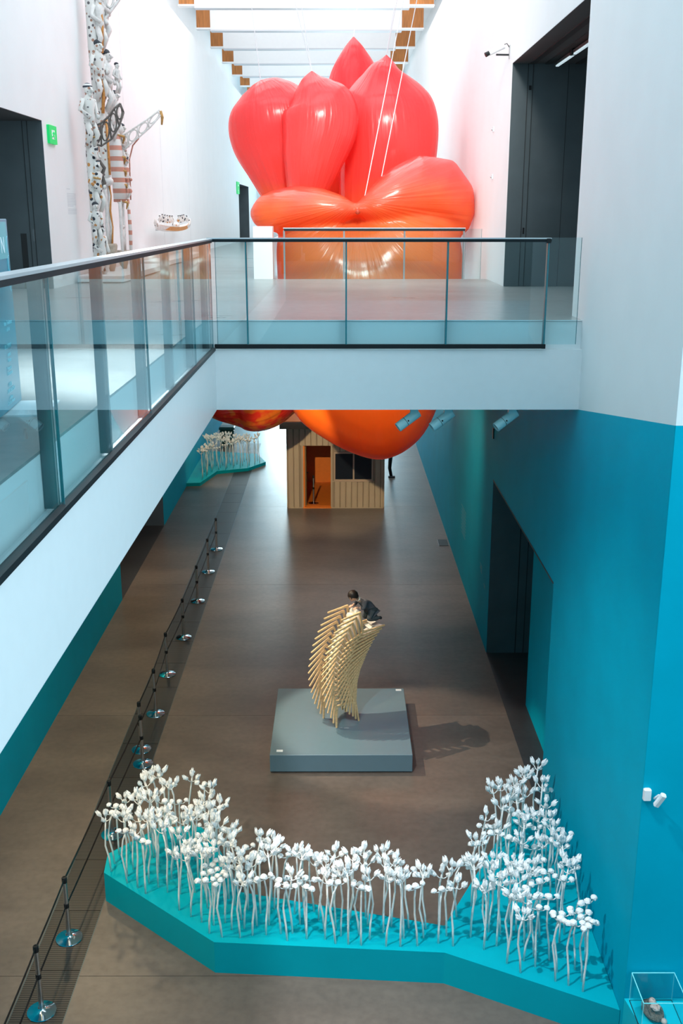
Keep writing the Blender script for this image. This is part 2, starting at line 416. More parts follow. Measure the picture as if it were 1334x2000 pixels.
# ---------------------------------------------------------------- right wall
wr = MB()
wr.prism_x([(9.85, 0), (14.8, 0), (14.8, ZF), (13.9, ZF), (9.85, 7.35)], XR, XR + .4)
wr.box(XR, XR + .4, 14.8, 21.2, 3.95, ZF)
wr.box(XR, XR + .4, 21.2, YEND, 0, ZF)
wr = struct(wr.build('wall_right', 'teal_wall'), 'teal painted lower wall along the right side of the hall', 'wall')
wu = MB()
wu.prism_x([(9.85, 7.35), (13.9, ZF), (14.65, ZF), (14.65, ZTOP), (9.85, ZTOP)], XR, XR + .4)
wu.box(XR, XR + .4, 14.65, 20.95, 12.05, ZTOP)
wu.box(XR, XR + .4, 14.65, 20.95, ZF, ZU - .01)
wu.box(XR, XR + .4, 20.95, YEND, ZF, ZTOP)
wu.box(XR + .8, XR + 1.0, YN, YEND, ZTOP, 18.2)
wu.box(XR + .4, XR + 1.0, 9.86, YEND, ZTOP - .2, ZTOP - .01)
struct(wu.build('wall_right_upper', 'white_wall', wr))
# wall facing the viewer where the hall widens at the right
wn = MB().box(XR + .002, 9, 9.84, 10.25, 0, 7.352).build('wall_near', 'teal_wall')
struct(wn, 'teal wall return facing the viewer beside the display case', 'wall')
MB().box(XR + .002, 9, 9.84, 10.25, 7.352, 18.2).build('wall_near_upper', 'white_wall', wn)
wo = MB().box(8.75, 9, YN, 9.84, 0, 18.2).build('wall_side', 'white_wall'); struct(wo, 'glazed side wall of the wider near hall', 'wall')
wb = MB().box(-9, 9, YN - .3, YN, 0, 6.77).build('wall_back', 'teal_wall'); struct(wb, 'wall behind the viewer', 'wall')
MB().box(-9, 9, YN - .3, YN, 6.77, 18.2).build('wall_back_upper', 'grey_wall', wb)

# lower right doorway: steel jamb, deep passage, sliding teal panel
d1 = sempty('door_1', 'dark steel doorway recessed in the teal right wall', 'doorway', (XR + .004, 21.19, 0))
MB().box(.0, 2.9, 0, .2, 0, 3.95).build('jamb', 'dark_steel', d1)
MB().box(.62, .64, -.012, 0, 0, 3.95).build('jamb_seam', 'dark_slot', d1)
MB().box(.80, .815, -.012, 0, 0, 3.95).build('jamb_seam', 'dark_slot', d1)
MB().box(0, 2.9, -6.39, 0, 3.945, 4.1).build('soffit', 'dark_soffit', d1)
MB().box(2.7, 2.9, -6.4, 0, 0, 3.95).build('back_panel', 'dark_steel', d1)
MB().box(.43, .52, -6.4, -2.55, 0, 3.95).build('sliding_panel', 'teal_wall', d1)
MB().box(-.010, .03, -6.38, 0, 3.925, 3.955).build('lintel_trim', 'dark_soffit', d1)

# upper right doorway
d2 = sempty('door_2', 'tall dark grey steel doorway in the white right wall at bridge level', 'doorway', (XR + .004, 20.94, ZU))
MB().box(0, 3.2, 0, .2, 0, 4.09).build('jamb', 'dark_steel', d2)
for x in (.29, .385): MB().box(x, x + .012, -.010, 0, 0, 4.09).build('jamb_seam', 'dark_slot', d2)
MB().box(.30, .385, -.004, 0, 0, 4.09).build('door_edge', 'dark_steel', d2)
MB().box(1.05, 1.06, -.004, 0, 0, 4.09).build('jamb_seam', 'dark_slot', d2)
MB().box(.325, .36, -.012, 0, 1.0, 1.12).build('lock', 'near_black', d2)
MB().box(.32, .37, -.012, 0, 3.62, 3.70).build('lock', 'near_black', d2)
MB().box(0, 3.2, -6.29, 0, 4.085, 4.3).build('soffit', 'dark_soffit', d2)
for x in (.31, .60, 1.17): MB().box(x, x + .11, -6.28, -.02, 4.07, 4.087).build('soffit_slot', 'dark_slot', d2)
MB().box(3.0, 3.2, -6.3, 0, 0, 4.09).build('back_panel', 'dark_steel', d2)
MB().box(.0, 3.2, -6.28, .2, -.3, -.004).build('threshold_floor', 'concrete_upper', d2)
MB().box(.402, 3.2, -6.5, -6.295, 0, 4.09).build('near_jamb', 'dark_steel', d2)
tl = thing('track_light', 'slim white light tube in the ceiling of the upper right doorway', 'light', (XR + .76, 20.6, ZU + 4.0))
MB().box(-.035, .035, -4.6, 0, 0, .05).build('housing', 'brushed', tl)
MB().box(-.025, .025, -4.55, -.05, -.02, 0).build('tube', 'lamp_tube', tl)
MB().bevbox(-.06, .06, -1.55, -1.40, -.02, .09, .01).build('mount', 'near_black', tl)

# ---------------------------------------------------------------- left wall
wl = MB()
for a, b_ in ((YN, 24.5), (31.0, YEND)): wl.box(XL - .4, XL, a, b_, 0, ZF)
wl.box(XL - .4, XL, 24.5, 31.0, 3.95, ZF)
wl = struct(wl.build('wall_left', 'teal_wall'), 'teal painted lower wall under the left walkway', 'wall')
w2 = MB()
for a, b_ in ((YN, 15.2), (20.3, 59.0), (65.5, YEND)): w2.box(XL - .4, XL, a, b_, ZF, ZTOP)
for a, b_ in ((15.2, 20.3), (59.0, 65.5)):
    w2.box(XL - .4, XL, a, b_, 10.99, ZTOP); w2.box(XL - .4, XL, a, b_, ZF, ZU - .01)
w2.box(XL - 1.0, XL - .8, YN, YEND, ZTOP, 18.2)
w2.box(XL - 1.0, XL - .4, YN, YEND, ZTOP - .2, ZTOP - .01)
w2 = struct(w2.build('wall_left_upper', 'white_wall'), 'tall white upper wall on the left holding the carvings', 'wall')
for y in (28.1, 33.6, 39.5): MB().box(XL, XL + .0025, y, y + .012, ZU + .1, ZTOP).build('wall_joint', 'text_grey', w2)
d3 = sempty('door_3', 'dark grey steel doorway in the white left wall', 'doorway', (XL - .004, 20.29, ZU))
MB().box(-2.2, 0, 0, .2, 0, 3.03).build('jamb', 'dark_steel', d3)
for x in (-.36, -.27): MB().box(x - .010, x, -.010, 0, 0, 3.03).build('jamb_seam', 'dark_slot', d3)
MB().box(-.55, -.44, -.012, 0, 0, 1.02).build('handle_slot', 'dark_slot', d3)
MB().box(-.325, -.285, -.012, 0, .88, 1.10).build('lock_plate', 'fin_steel', d3)
MB().box(-2.2, 0, -5.08, 0, 3.022, 3.2).build('soffit', 'dark_soffit', d3)
MB().box(-2.2, -2.0, -5.1, 0, 0, 3.03).build('back_panel', 'dark_steel', d3)
MB().box(-2.2, 0, -5.1, .2, -.3, -.004).build('threshold_floor', 'concrete_upper', d3)
d4 = sempty('door_4', 'distant grey doorway at the far end of the left walkway', 'doorway', (XL - .004, 65.49, ZU))
MB().box(-2.2, 0, 0, .2, 0, 3.03).build('jamb', 'dark_steel', d4)
MB().box(-2.2, 0, -6.48, 0, 3.022, 3.2).build('soffit', 'dark_soffit', d4)
MB().box(-2.2, -2.0, -6.5, 0, 0, 3.03).build('back_panel', 'dark_steel', d4)
MB().box(-2.2, 0, -6.5, .2, -.3, -.004).build('threshold_floor', 'concrete_upper', d4)
d5 = sempty('door_5', 'dark doorway in the teal wall below the left walkway', 'doorway', (XL - .004, 30.99, 0))
MB().box(-2.4, 0, 0, .2, 0, 3.95).build('jamb', 'dark_steel', d5)
MB().box(-.9, -.885, -.01, 0, 0, 3.95).build('jamb_seam', 'dark_slot', d5)
MB().box(-2.4, 0, -6.48, 0, 3.945, 4.1).build('soffit', 'dark_soffit', d5)
MB().box(-2.6, -2.4, -6.5, .2, 0, 3.95).build('back_panel', 'dark_steel', d5)

# ---------------------------------------------------------------- far wall with window
wf = MB()
wf.box(-9, -5.0, YEND, YEND + .4, 0, 18.2); wf.box(2.6, 9, YEND, YEND + .4, 0, 18.2)
wf.box(-5.0, 2.6, YEND, YEND + .4, 15.2, 18.2); wf.box(-5.0, 2.6, YEND, YEND + .4, 6.9, 8.2)
wf = struct(wf.build('wall_far', 'white_wall'), 'bright glazed white end wall of the hall', 'wall')
for k, (z0, z1) in enumerate(((.05, 6.9), (8.2, 15.2))):
    wn_ = sempty('window_%d' % (k + 1), 'tall daylit window in the far end wall', 'window', (0, YEND + .2, z0))
    h = z1 - z0
    for x in (-5.0, -3.1, -1.2, .7, 2.54): MB().box(x, x + .06, -.05, .05, 0, h).build('mullion', 'white_paint', wn_)
    for z in (0, h / 3, 2 * h / 3, h - .06): MB().box(-5.0, 2.6, -.04, .04, z, z + .06).build('transom', 'white_paint', wn_)
    for x in (-4.94, -3.04, -1.14, .76):
        for q in range(3): MB().box(x, x + 1.84, -.005, .005, .06 + q * h / 3, (q + 1) * h / 3).build('pane', 'window_glass', wn_)

# ---------------------------------------------------------------- ceiling, beams with timber ends
ce = MB().box(-9, 9, YN, YEND + .4, 18.0, 18.3).build('ceiling', 'white_wall')
struct(ce, 'white roof above the deep cross beams of the hall', 'ceiling')
yb = 38.6 - 4.55 * 8
while yb < 66:
    bm = MB().box(XL + .55, XR - .85, yb, yb + .35, 16.15, 17.7).build('beam', 'white_paint', ce)
    MB().box(XL + .55, XR - .85, yb - .02, yb + .37, 16.10, 16.15).build('beam_edge', 'text_grey', bm)
    MB().box(XL + .02, XL + .55, yb + .02, yb + .33, 16.22, 17.25).build('timber_end', 'timber', bm)
    MB().box(XR - .85, XR - .02, yb + .02, yb + .33, 16.22, 17.25).build('timber_end', 'timber', bm)
    MB().box(XL + .0, XL + .57, yb - .02, yb + .35, 16.17, 16.22).build('shelf', 'white_paint', bm)
    MB().box(XR - .87, XR, yb - .02, yb + .35, 16.17, 16.22).build('shelf', 'white_paint', bm)
    yb += 4.55

# ---------------------------------------------------------------- bridge and walkway slabs
br = MB()
br.box(XB + .0, XR, YB0, YB1, ZF, 7.58); br.box(XB - .12, XR, YB0 + .12, YB1, 7.58, ZU - .02)
br = struct(br.build('floor_bridge', 'white_paint'), 'white edged bridge crossing the hall at upper level', 'bridge')
MB().box(XB - .12, XR, YB0 + .12, YB1, ZU - .02, ZU).build('bridge_topping', 'concrete_upper', br)
MB().box(XB - .1, XR, YB0 + .105, YB0 + .12, ZU - .012, ZU + .002).build('slab_nosing', 'white_paint', br)
wk = MB()
wk.box(XL, XB, YN, YEND, ZF, 7.58); wk.box(XL, XB - .12, YN, YEND, 7.58, ZU - .02)
wk = struct(wk.build('floor_walkway', 'white_paint'), 'white edged upper walkway along the left wall', 'walkway')
MB().box(XL, XB - .12, YN, YEND, ZU - .02, ZU).build('walkway_topping', 'concrete_upper', wk)
pa = MB().box(XB - .22, XB + .20, YB1, YB1 + .5, ZU, 9.08); pa.box(XB - .22, XB - .10, YB1 + .5, 56, ZU, 8.70)
struct(pa.build('wall_parapet', 'white_paint'), 'low white parapet at the end of the bridge beside the walkway', 'parapet')

# ---------------------------------------------------------------- glass balustrades
def panel_y(name, x, y0, y1, z0, z1, parent):
    g = MB().box(x - .008, x + .008, y0 + .006, y1 - .006, z0, z1).build('glass_panel', 'glass', parent)
    MB().box(x - .0085, x + .0085, y0 + .002, y0 + .006, z0, z1).build('glass_edge', 'glass_edge', g)
    MB().box(x - .0085, x + .0085, y1 - .006, y1 - .002, z0, z1).build('glass_edge', 'glass_edge', g)
def panel_x(x0, x1, y, z0, z1, parent):
    g = MB().box(x0 + .006, x1 - .006, y - .008, y + .008, z0, z1).build('glass_panel', 'glass', parent)
    MB().box(x0 + .001, x0 + .006, y - .0085, y + .0085, z0, z1).build('glass_edge', 'glass_edge', g)
    MB().box(x1 - .006, x1 - .001, y - .0085, y + .0085, z0, z1).build('glass_edge', 'glass_edge', g)
bl = thing('glass_balustrade', 'teal tinted glass balustrade along the left walkway running towards the viewer', 'balustrade', (0, 0, 0))
yy = [0.02, 3.03, 6.05, 9.07, 12.09, 13.80]
for a, b_ in zip(yy[:-1], yy[1:]): panel_y('p', XB - .012, a, b_, 7.60, 9.0, bl)
for y in (1.50, 3.01, 4.53, 6.03, 7.55, 9.05, 10.57, 12.07, 13.55):
    f = MB().box(XB - .118, XB - .034, y - .012, y + .012, 7.60, 8.97).build('post', 'fin_steel', bl)
    MB().box(XB - .034, XB - .028, y - .012, y + .012, 7.60, 8.97).build('post_edge', 'brushed', f)
MB().box(XB - .10, XB + .02, 0.0, 13.82, 9.0, 9.018).build('handrail_cap', 'rail_top', bl)
MB().box(XB - .095, XB + .015, 0.0, 13.82, 8.965, 9.0).build('handrail', 'rail_black', bl)
MB().box(XB - .04, XB + .02, 0.0, 13.82, 7.58, 7.62).build('base_channel', 'near_black', bl)
bf = thing('glass_balustrade', 'clear glass balustrade with black handrail across the front of the bridge', 'balustrade', (0, 0, 0))
xx = [XB + .04, -1.217, .09, 1.417, 2.724]
YG = YB0 - .05 + .04
for a, b_ in zip(xx[:-1], xx[1:]): panel_x(a, b_, YG, 7.655, 9.0, bf)
panel_x(2.724, 3.155, YG, 7.655, 9.03, bf)
for x in xx[1:]:
    f = MB().box(x - .008, x + .008, YG + .012, YG + .095, 7.64, 8.98).build('post', 'fin_steel', bf)
    MB().box(x - .008, x + .012, YG - .016, YG - .009, 7.64, 8.98).build('post_edge', 'glass_edge', f)
MB().box(XB - .06, 2.755, YG - .03, YG + .08, 9.012, 9.028).build('handrail_cap', 'rail_top', bf)
MB().box(XB - .06, 2.755, YG - .028, YG + .078, 8.975, 9.012).build('handrail', 'rail_black', bf)
MB().box(XB, 2.72, YG - .03, YG + .03, 7.60, 7.655).build('base_channel', 'near_black', bf)
for z in (8.96, 7.60): MB().bevbox(2.69, 2.745, YG - .045, YG - .03, z, z + .06, .004).build('end_bracket', 'near_black', bf)
bk = thing('glass_balustrade', 'far glass balustrade with black handrail in front of the inflated flower', 'balustrade', (0, 0, 0))
xk = [-1.20, .107, 1.426, 2.72]
for a, b_ in zip(xk[:-1], xk[1:]): panel_x(a, b_, YB1 + .03, 7.7, 9.0, bk)
panel_x(2.76, 3.12, YB1 + .03, 7.7, 9.03, bk)
for x in xk:
    MB().box(x - .018, x + .018, YB1 - .06, YB1 + .0, 7.96, 9.0).build('post', 'brushed', bk)
MB().box(-1.22, 2.75, YB1 - .07, YB1 + .045, 9.035, 9.055).build('handrail_cap', 'rail_top', bk)
MB().box(-1.20, 2.74, YB1 - .065, YB1 + .04, 8.985, 9.035).build('handrail', 'rail_black', bk)

# ---------------------------------------------------------------- inflated flower
def loft(name, mt, parent, secs, side=(1, 0, 0), n=40, sub=8, puff=2.0):
    # secs: (x, y, z, half width, half depth); smooth interpolation along the spine; carries a UV map
    P = [Vector(s[:3]) for s in secs]; A = [s[3] for s in secs]; B = [s[4] for s in secs]
    def cr(L, i, t):
        g = lambda k: L[max(0, min(len(L) - 1, k))]
        p0, p1, p2, p3 = g(i - 1), g(i), g(i + 1), g(i + 2)
        return .5 * ((2 * p1) + (p2 - p0) * t + (2 * p0 - 5 * p1 + 4 * p2 - p3) * t * t + (3 * p1 - p0 - 3 * p2 + p3) * t ** 3)
    pts = []; a = []; b = []
    for i in range(len(secs) - 1):
        for k in range(sub):
            t = k / sub; pts.append(cr(P, i, t)); a.append(max(.01, cr(A, i, t))); b.append(max(.01, cr(B, i, t)))
    pts.append(P[-1]); a.append(A[-1]); b.append(B[-1])
    rows = []
    S = Vector(side)
    for i, p in enumerate(pts):
        t = (pts[min(i + 1, len(pts) - 1)] - pts[max(i - 1, 0)]).normalized()
        u = (S - t * S.dot(t)).normalized(); w = t.cross(u)
        row = []
        for j in range(n):
            th = 2 * PI * j / n; c_, s_ = math.cos(th), math.sin(th); e = 2 / puff
            row.append(p + u * a[i] * math.copysign(abs(c_) ** e, c_) + w * b[i] * math.copysign(abs(s_) ** e, s_))
        rows.append(row)
    m = MB().quad_grid(rows, cap=True); o = m.build(name, mt, parent, True)
    uvl = o.data.uv_layers.new(name='UVMap'); nr = len(rows)
    for pl in o.data.polygons:
        js = [v % n for v in pl.vertices]; wrap = max(js) - min(js) > n // 2
        for li, v in zip(pl.loop_indices, pl.vertices):
            j = v % n
            if wrap and j < n // 2: j += n
            uvl.data[li].uv = (j / n, (v // n) / nr)
    return o
FL = thing('inflatable_flower', 'giant red and orange inflated fabric flower hanging in the hall behind the bridge', 'sculpture', (0, 0, 0))
# upright petals: left, centre left, back, right
loft('petal', 'petal', FL, [(-1.0, 28.5, 8.6, .28, .3), (-1.2, 28.4, 9.5, .60, .55), (-1.42, 28.2, 10.5, .95, .75), (-1.60, 28.1, 11.2, 1.15, .85), (-1.72, 28.0, 11.75, 1.12, .82), (-1.82, 28.0, 12.15, .90, .66), (-1.90, 28.0, 12.40, .58, .44), (-1.95, 28.0, 12.53, .28, .22), (-1.97, 28.0, 12.58, .02, .02)], n=48, puff=2.2)
loft('petal', 'petal', FL, [(-.75, 27.3, 8.7, .35, .4), (-.80, 27.2, 9.7, .48, .55), (-.66, 27.1, 10.6, .74, .7), (-.48, 27.1, 11.4, .93, .75), (-.48, 27.1, 11.9, .88, .68), (-.60, 27.1, 12.3, .52, .42), (-.65, 27.1, 12.5, .28, .22), (-.66, 27.1, 12.68, .02, .02)], n=48)
loft('petal', 'petal', FL, [(.55, 31.5, 9.5, .6, .6), (.48, 31.4, 11.0, .85, .8), (.45, 31.2, 12.2, .86, .8), (.43, 31.1, 13.1, .68, .6), (.41, 31.0, 13.7, .32, .3), (.40, 31.0, 14.04, .02, .02)], n=48)
loft('petal', 'petal', FL, [(1.0, 28.9, 8.4, .8, .8), (1.15, 28.8, 9.6, 1.15, 1.0), (1.27, 28.7, 10.8, 1.28, 1.15), (1.25, 28.6, 11.7, 1.30, 1.1), (1.18, 28.5, 12.35, 1.02, .85), (1.16, 28.4, 12.8, .52, .45), (1.19, 28.4, 13.05, .22, .2), (1.2, 28.4, 13.22, .015, .015)], n=56, puff=2.1)
loft('petal', 'petal', FL, [(-.2, 30.2, 8.2, .6, .6), (-.4, 30.4, 9.6, 1.0, .8), (-.5, 30.5, 10.8, .9, .7), (-.5, 30.6, 11.7, .5, .4), (-.5, 30.6, 12.1, .05, .05)], n=40)
# broad front petal with two lobes meeting at a knot, merged into one skin
def front_petal():
    m = MB()
    # main pillow: outline (x, z), inflated in y
    out = [(.43, 9.35), (1.2, 9.75), (2.0, 9.75), (2.72, 9.30), (3.02, 8.5), (3.03, 7.6), (2.95, 6.6), (2.75, 5.4), (2.35, 4.2), (1.85, 3.55), (1.15, 3.22), (.45, 3.35), (-.35, 3.75), (-1.1, 4.35), (-1.5, 5.4), (-1.52, 6.8), (-1.53, 7.8), (-1.53, 8.7), (-1.25, 9.25), (-.6, 9.5)]
    cx, cz = .8, 6.9; N = len(out); rows = []
    K = 9
    def ring(rho, sgn):
        T = 1.75 * math.sqrt(max(0, 1 - rho ** 2.4))
        r = []
        for i in range(N * 3):
            k, t = divmod(i, 3); t /= 3
            g = lambda q: Vector(out[q % N])
            p0, p1, p2, p3 = g(k - 1), g(k), g(k + 1), g(k + 2)
            p = .5 * ((2 * p1) + (p2 - p0) * t + (2 * p0 - 5 * p1 + 4 * p2 - p3) * t * t + (3 * p1 - p0 - 3 * p2 + p3) * t ** 3)
            r.append((cx + (p.x - cx) * rho, 26.2 + sgn * T, cz + (p.y - cz) * rho))
        return r
    fr = [.08, .25, .42, .58, .72, .84, .92, .97]
    rows = [ring(x, -1) for x in fr] + [ring(1, 1)] + [ring(x, 1) for x in reversed(fr)]
    m.quad_grid(rows, cap=True)
    def lobe(secs, n=24):
        P = [Vector(s[:3]) for s in secs]; rws = []
        for i, p in enumerate(P):
            t = (P[min(i + 1, len(P) - 1)] - P[max(i - 1, 0)]).normalized()
            u = Vector((0, 1, 0)); w = t.cross(u).normalized()
            rws.append([p + u * secs[i][3] * math.cos(2 * PI * j / n) + w * secs[i][4] * math.sin(2 * PI * j / n) for j in range(n)])
        m.quad_grid(rws, cap=True)
    # right lobe rising outwards from the knot, left lobe overhanging to the left
    lobe([(.40, 25.2, 9.42, .25, .10), (.85, 25.5, 9.55, .75, .42), (1.4, 25.8, 9.75, 1.05, .66), (1.95, 26.0, 9.92, 1.15, .80), (2.40, 26.0, 9.85, 1.05, .80), (2.75, 26.0, 9.55, .85, .62), (2.95, 26.0, 9.2, .5, .35), (3.03, 26.0, 8.9, .15, .1)])
    lobe([(.45, 25.2, 9.42, .25, .10), (.05, 25.4, 9.47, .65, .30), (-.45, 25.6, 9.50, .85, .45), (-1.0, 25.7, 9.48, .9, .52), (-1.5, 25.7, 9.40, .8, .50), (-1.85, 25.7, 9.36, .6, .40), (-2.02, 25.7, 9.36, .38, .26), (-2.12, 25.7, 9.37, .12, .08)])
    o = m.build('front_petal', 'petal_front', None, True)
    md = o.modifiers.new('r', 'REMESH'); md.mode = 'VOXEL'; md.voxel_size = .075; md.use_smooth_shade = True
    ms = o.modifiers.new('s', 'SMOOTH'); ms.iterations = 10; ms.factor = .5
    dg = bpy.context.evaluated_depsgraph_get()
    me = bpy.data.meshes.new_from_object(o.evaluated_get(dg)); o.modifiers.clear(); o.data = me
    for p in me.polygons: p.use_smooth = True
    o.parent = FL
    return o
fp = front_petal()
# gathered knot and sewn seams on the front petal
MB().ell((.43, 24.98, 9.40), (.06, .05, .07), 10, 6).build('knot', 'seam', fp)
# low side petals seen under the bridge, core
loft('low_petal', 'petal_low', FL, [(-3.75, 28.4, 4.05, .05, .05), (-3.4, 28.4, 4.2, .7, .42), (-2.9, 28.5, 4.35, 1.1, .75), (-2.3, 28.6, 4.45, 1.3, .95), (-1.75, 28.9, 4.75, 1.1, .9), (-1.0, 29.4, 5.4, .8, .7), (-.2, 29.8, 6.3, .5, .5)], side=(0, 1, 0), n=36)
loft('low_petal', 'petal_low', FL, [(3.0, 29.6, 5.2, .05, .05), (2.8, 29.5, 5.1, .6, .45), (2.3, 29.4, 5.1, 1.0, .85), (1.7, 29.4, 5.4, 1.0, .9), (.9, 29.5, 6.2, .8, .7)], side=(0, 1, 0), n=36)
MB().ell((.4, 29.0, 7.6), (1.9, 1.6, 1.7), 32, 20).build('core', 'petal', FL, True)
# tether lines from the tips up to the roof
for a, b_ in (((1.2, 28.4, 13.2), (1.95, 29, 17.8)), ((1.2, 28.4, 13.2), (2.1, 28, 17.8)), ((-.66, 27.1, 12.66), (-1.95, 28, 17.8)), ((-.66, 27.1, 12.66), (-1.5, 28.5, 17.8)), ((.40, 31, 14.02), (.9, 32, 17.8)),
               ((.55, 25.2, 9.5), (2.2, 24.6, 17.8)), ((1.0, 25.6, 10.2), (2.5, 25.0, 17.8)), ((-1.97, 28, 12.56), (-2.6, 29, 17.8))):
    a = Vector(a); b_ = Vector(b_)
    MB().tube([a, a.lerp(b_, .5), b_], .011, 6).build('tether', 'cable', FL)

# ---------------------------------------------------------------- cabin
HX0, HX1, HY0, HY1 = -1.71, 1.47, 33.0, 36.4
hs = thing('cabin', 'small beige corrugated cabin with orange interior under the inflated flower', 'cabin', (0, HY0, 0))
def hb(name, mt, x0, x1, y0, y1, z0, z1, par=None): return MB().box(x0, x1, y0, y1, z0, z1).build(name, mt, par or hs)
fw = hb('front_wall', 'house_joint', HX0, -1.18, .012, .10, 0, 2.72)
MB().box(-1.18, -.28, .012, .10, 2.1, 2.72).box(-.28, -.16, .012, .10, 0, 2.72).box(-.16, 1.09, .012, .10, 0, .96).box(-.16, 1.09, .012, .10, 1.87, 2.72).box(1.09, HX1, .012, .10, 0, 2.72).build('front_wall', 'house_joint', hs)
x = HX0 + .035
while x < HX1 - .1:                      # ribbed sheets, each one its own piece
    w_ = .176
    segs = [(0.03, 2.70)]
    if x + w_ > -1.20 and x < -.26: segs = [(2.12, 2.70)]
    elif x + w_ > -.16 and x < 1.10: segs = [(.03, .93), (1.92, 2.70)]
    for z0, z1 in segs:
        xa, xb_ = x, min(x + w_, HX1 - .02)
        if z1 > 2.0 and z0 > 2.0 and xa < -1.18 < xb_: pass
        if z0 < .1 and xa < -1.21 < xb_ and False: continue
        MB().prism([(xa, .012), (xa + .012, -.016), (xb_ - .012, -.016), (xb_, .012)], z0, z1).build('cladding_sheet', 'house_clad', hs)
    x += .190
hb('bottom_trim', 'house_clad', HX0 - .01, -1.18, -.024, .02, 0, .03); hb('bottom_trim', 'house_clad', -.28, HX1 + .01, -.024, .02, 0, .03)
for x_ in (HX0 - .015, HX1 - .02): hb('corner_trim', 'house_clad', x_, x_ + .035, -.024, .03, 0, 2.72)
hb('door_trim', 'house_clad', -1.235, -1.18, -.015, .1, 0, 2.14); hb('door_trim', 'house_clad', -.28, -.225, -.015, .1, 0, 2.14)
hb('door_jamb', 'house_orange', -1.18, -1.13, -.01, .16, 0, 2.1)
hb('door', 'house_door', -1.13, -1.09, .10, .95, .04, 2.06)
MB().ell((-1.06, .85, 1.0), (.03, .03, .03), 8, 6).build('door_knob', 'chrome', hs)
hb('door_sill', 'house_orange', -1.20, -.26, -.03, .12, 0, .035)
hb('interior_floor', 'house_orange', HX0 + .03, HX1 - .03, .10, HY1 - HY0 - .05, .02, .05)
hb('interior_wall', 'house_orange', HX0 + .03, HX1 - .03, HY1 - HY0 - .12, HY1 - HY0 - .06, .05, 2.7)
hb('interior_wall', 'house_orange', HX0 + .03, HX0 + .06, .1, HY1 - HY0 - .1, .05, 2.7)
hb('interior_wall', 'house_orange', HX1 - .06, HX1 - .03, .1, HY1 - HY0 - .1, .05, 2.7)
hb('side_wall', 'house_clad', HX0, HX0 + .03, .1, HY1 - HY0, 0, 2.72)
hb('side_wall', 'house_clad', HX1 - .03, HX1, .1, HY1 - HY0, 0, 2.72)
hb('back_wall', 'house_clad', HX0, HX1, HY1 - HY0 - .06, HY1 - HY0, 0, 2.72)
y_ = .12
while y_ < HY1 - HY0 - .2:
    MB().box(HX1, HX1 + .012, y_, y_ + .17, .03, 2.70).build('cladding_sheet', 'house_clad', hs); y_ += .19
wd = hb('window', 'house_frame', -.17, 1.10, -.02, .05, .93, .98)
for q in ((-.17, 1.10, -.02, .05, 1.845, 1.90), (-.17, -.13, -.02, .05, .98, 1.845), (1.06, 1.10, -.02, .05, .98, 1.845), (.445, .495, -.02, .05, .98, 1.845)): hb('window_frame', 'house_frame', *q, wd)
for a, b_ in ((-.13, .445), (.495, 1.06)): hb('pane', 'navy_glass', a, b_, .015, .03, .98, 1.845, wd)
hb('window_sill', 'house_frame', -.22, 1.15, -.05, .03, .905, .93)
rf = MB().prism_x([(-.22, 2.95), (1.6, 3.55), (HY1 - HY0 + .25, 2.95), (HY1 - HY0 + .25, 2.88), (-.22, 2.88)], HX0 - .20, HX1 + .20).build('roof', 'house_orange', hs)  # orange light falling on the roof sheet is put into its colour
hb('fascia', 'eave', HX0 - .22, HX1 + .22, -.26, -.20, 2.80, 2.93); hb('gutter', 'eave', HX0 - .22, HX1 + .22, -.22, -.10, 2.70, 2.80)
hb('soffit', 'eave', HX0 - .2, HX1 + .2, -.2, HY1 - HY0 + .2, 2.72, 2.74)

# bent dark leg standing behind the cabin
lg = thing('dark_prop', 'black bent support leg standing behind the right side of the cabin', 'support', (1.92, 37.2, 0))
MB().tube([(-.10, 0, 2.2), (-.08, 0, 1.5), (-.02, 0, .9), (-.06, 0, .35), (0, 0, .05)], [.07, .075, .08, .065, .06], 10).build('leg', 'near_black', lg, True)
MB().bevbox(-.11, .14, -.09, .07, 0, .06, .02).build('foot', 'near_black', lg)

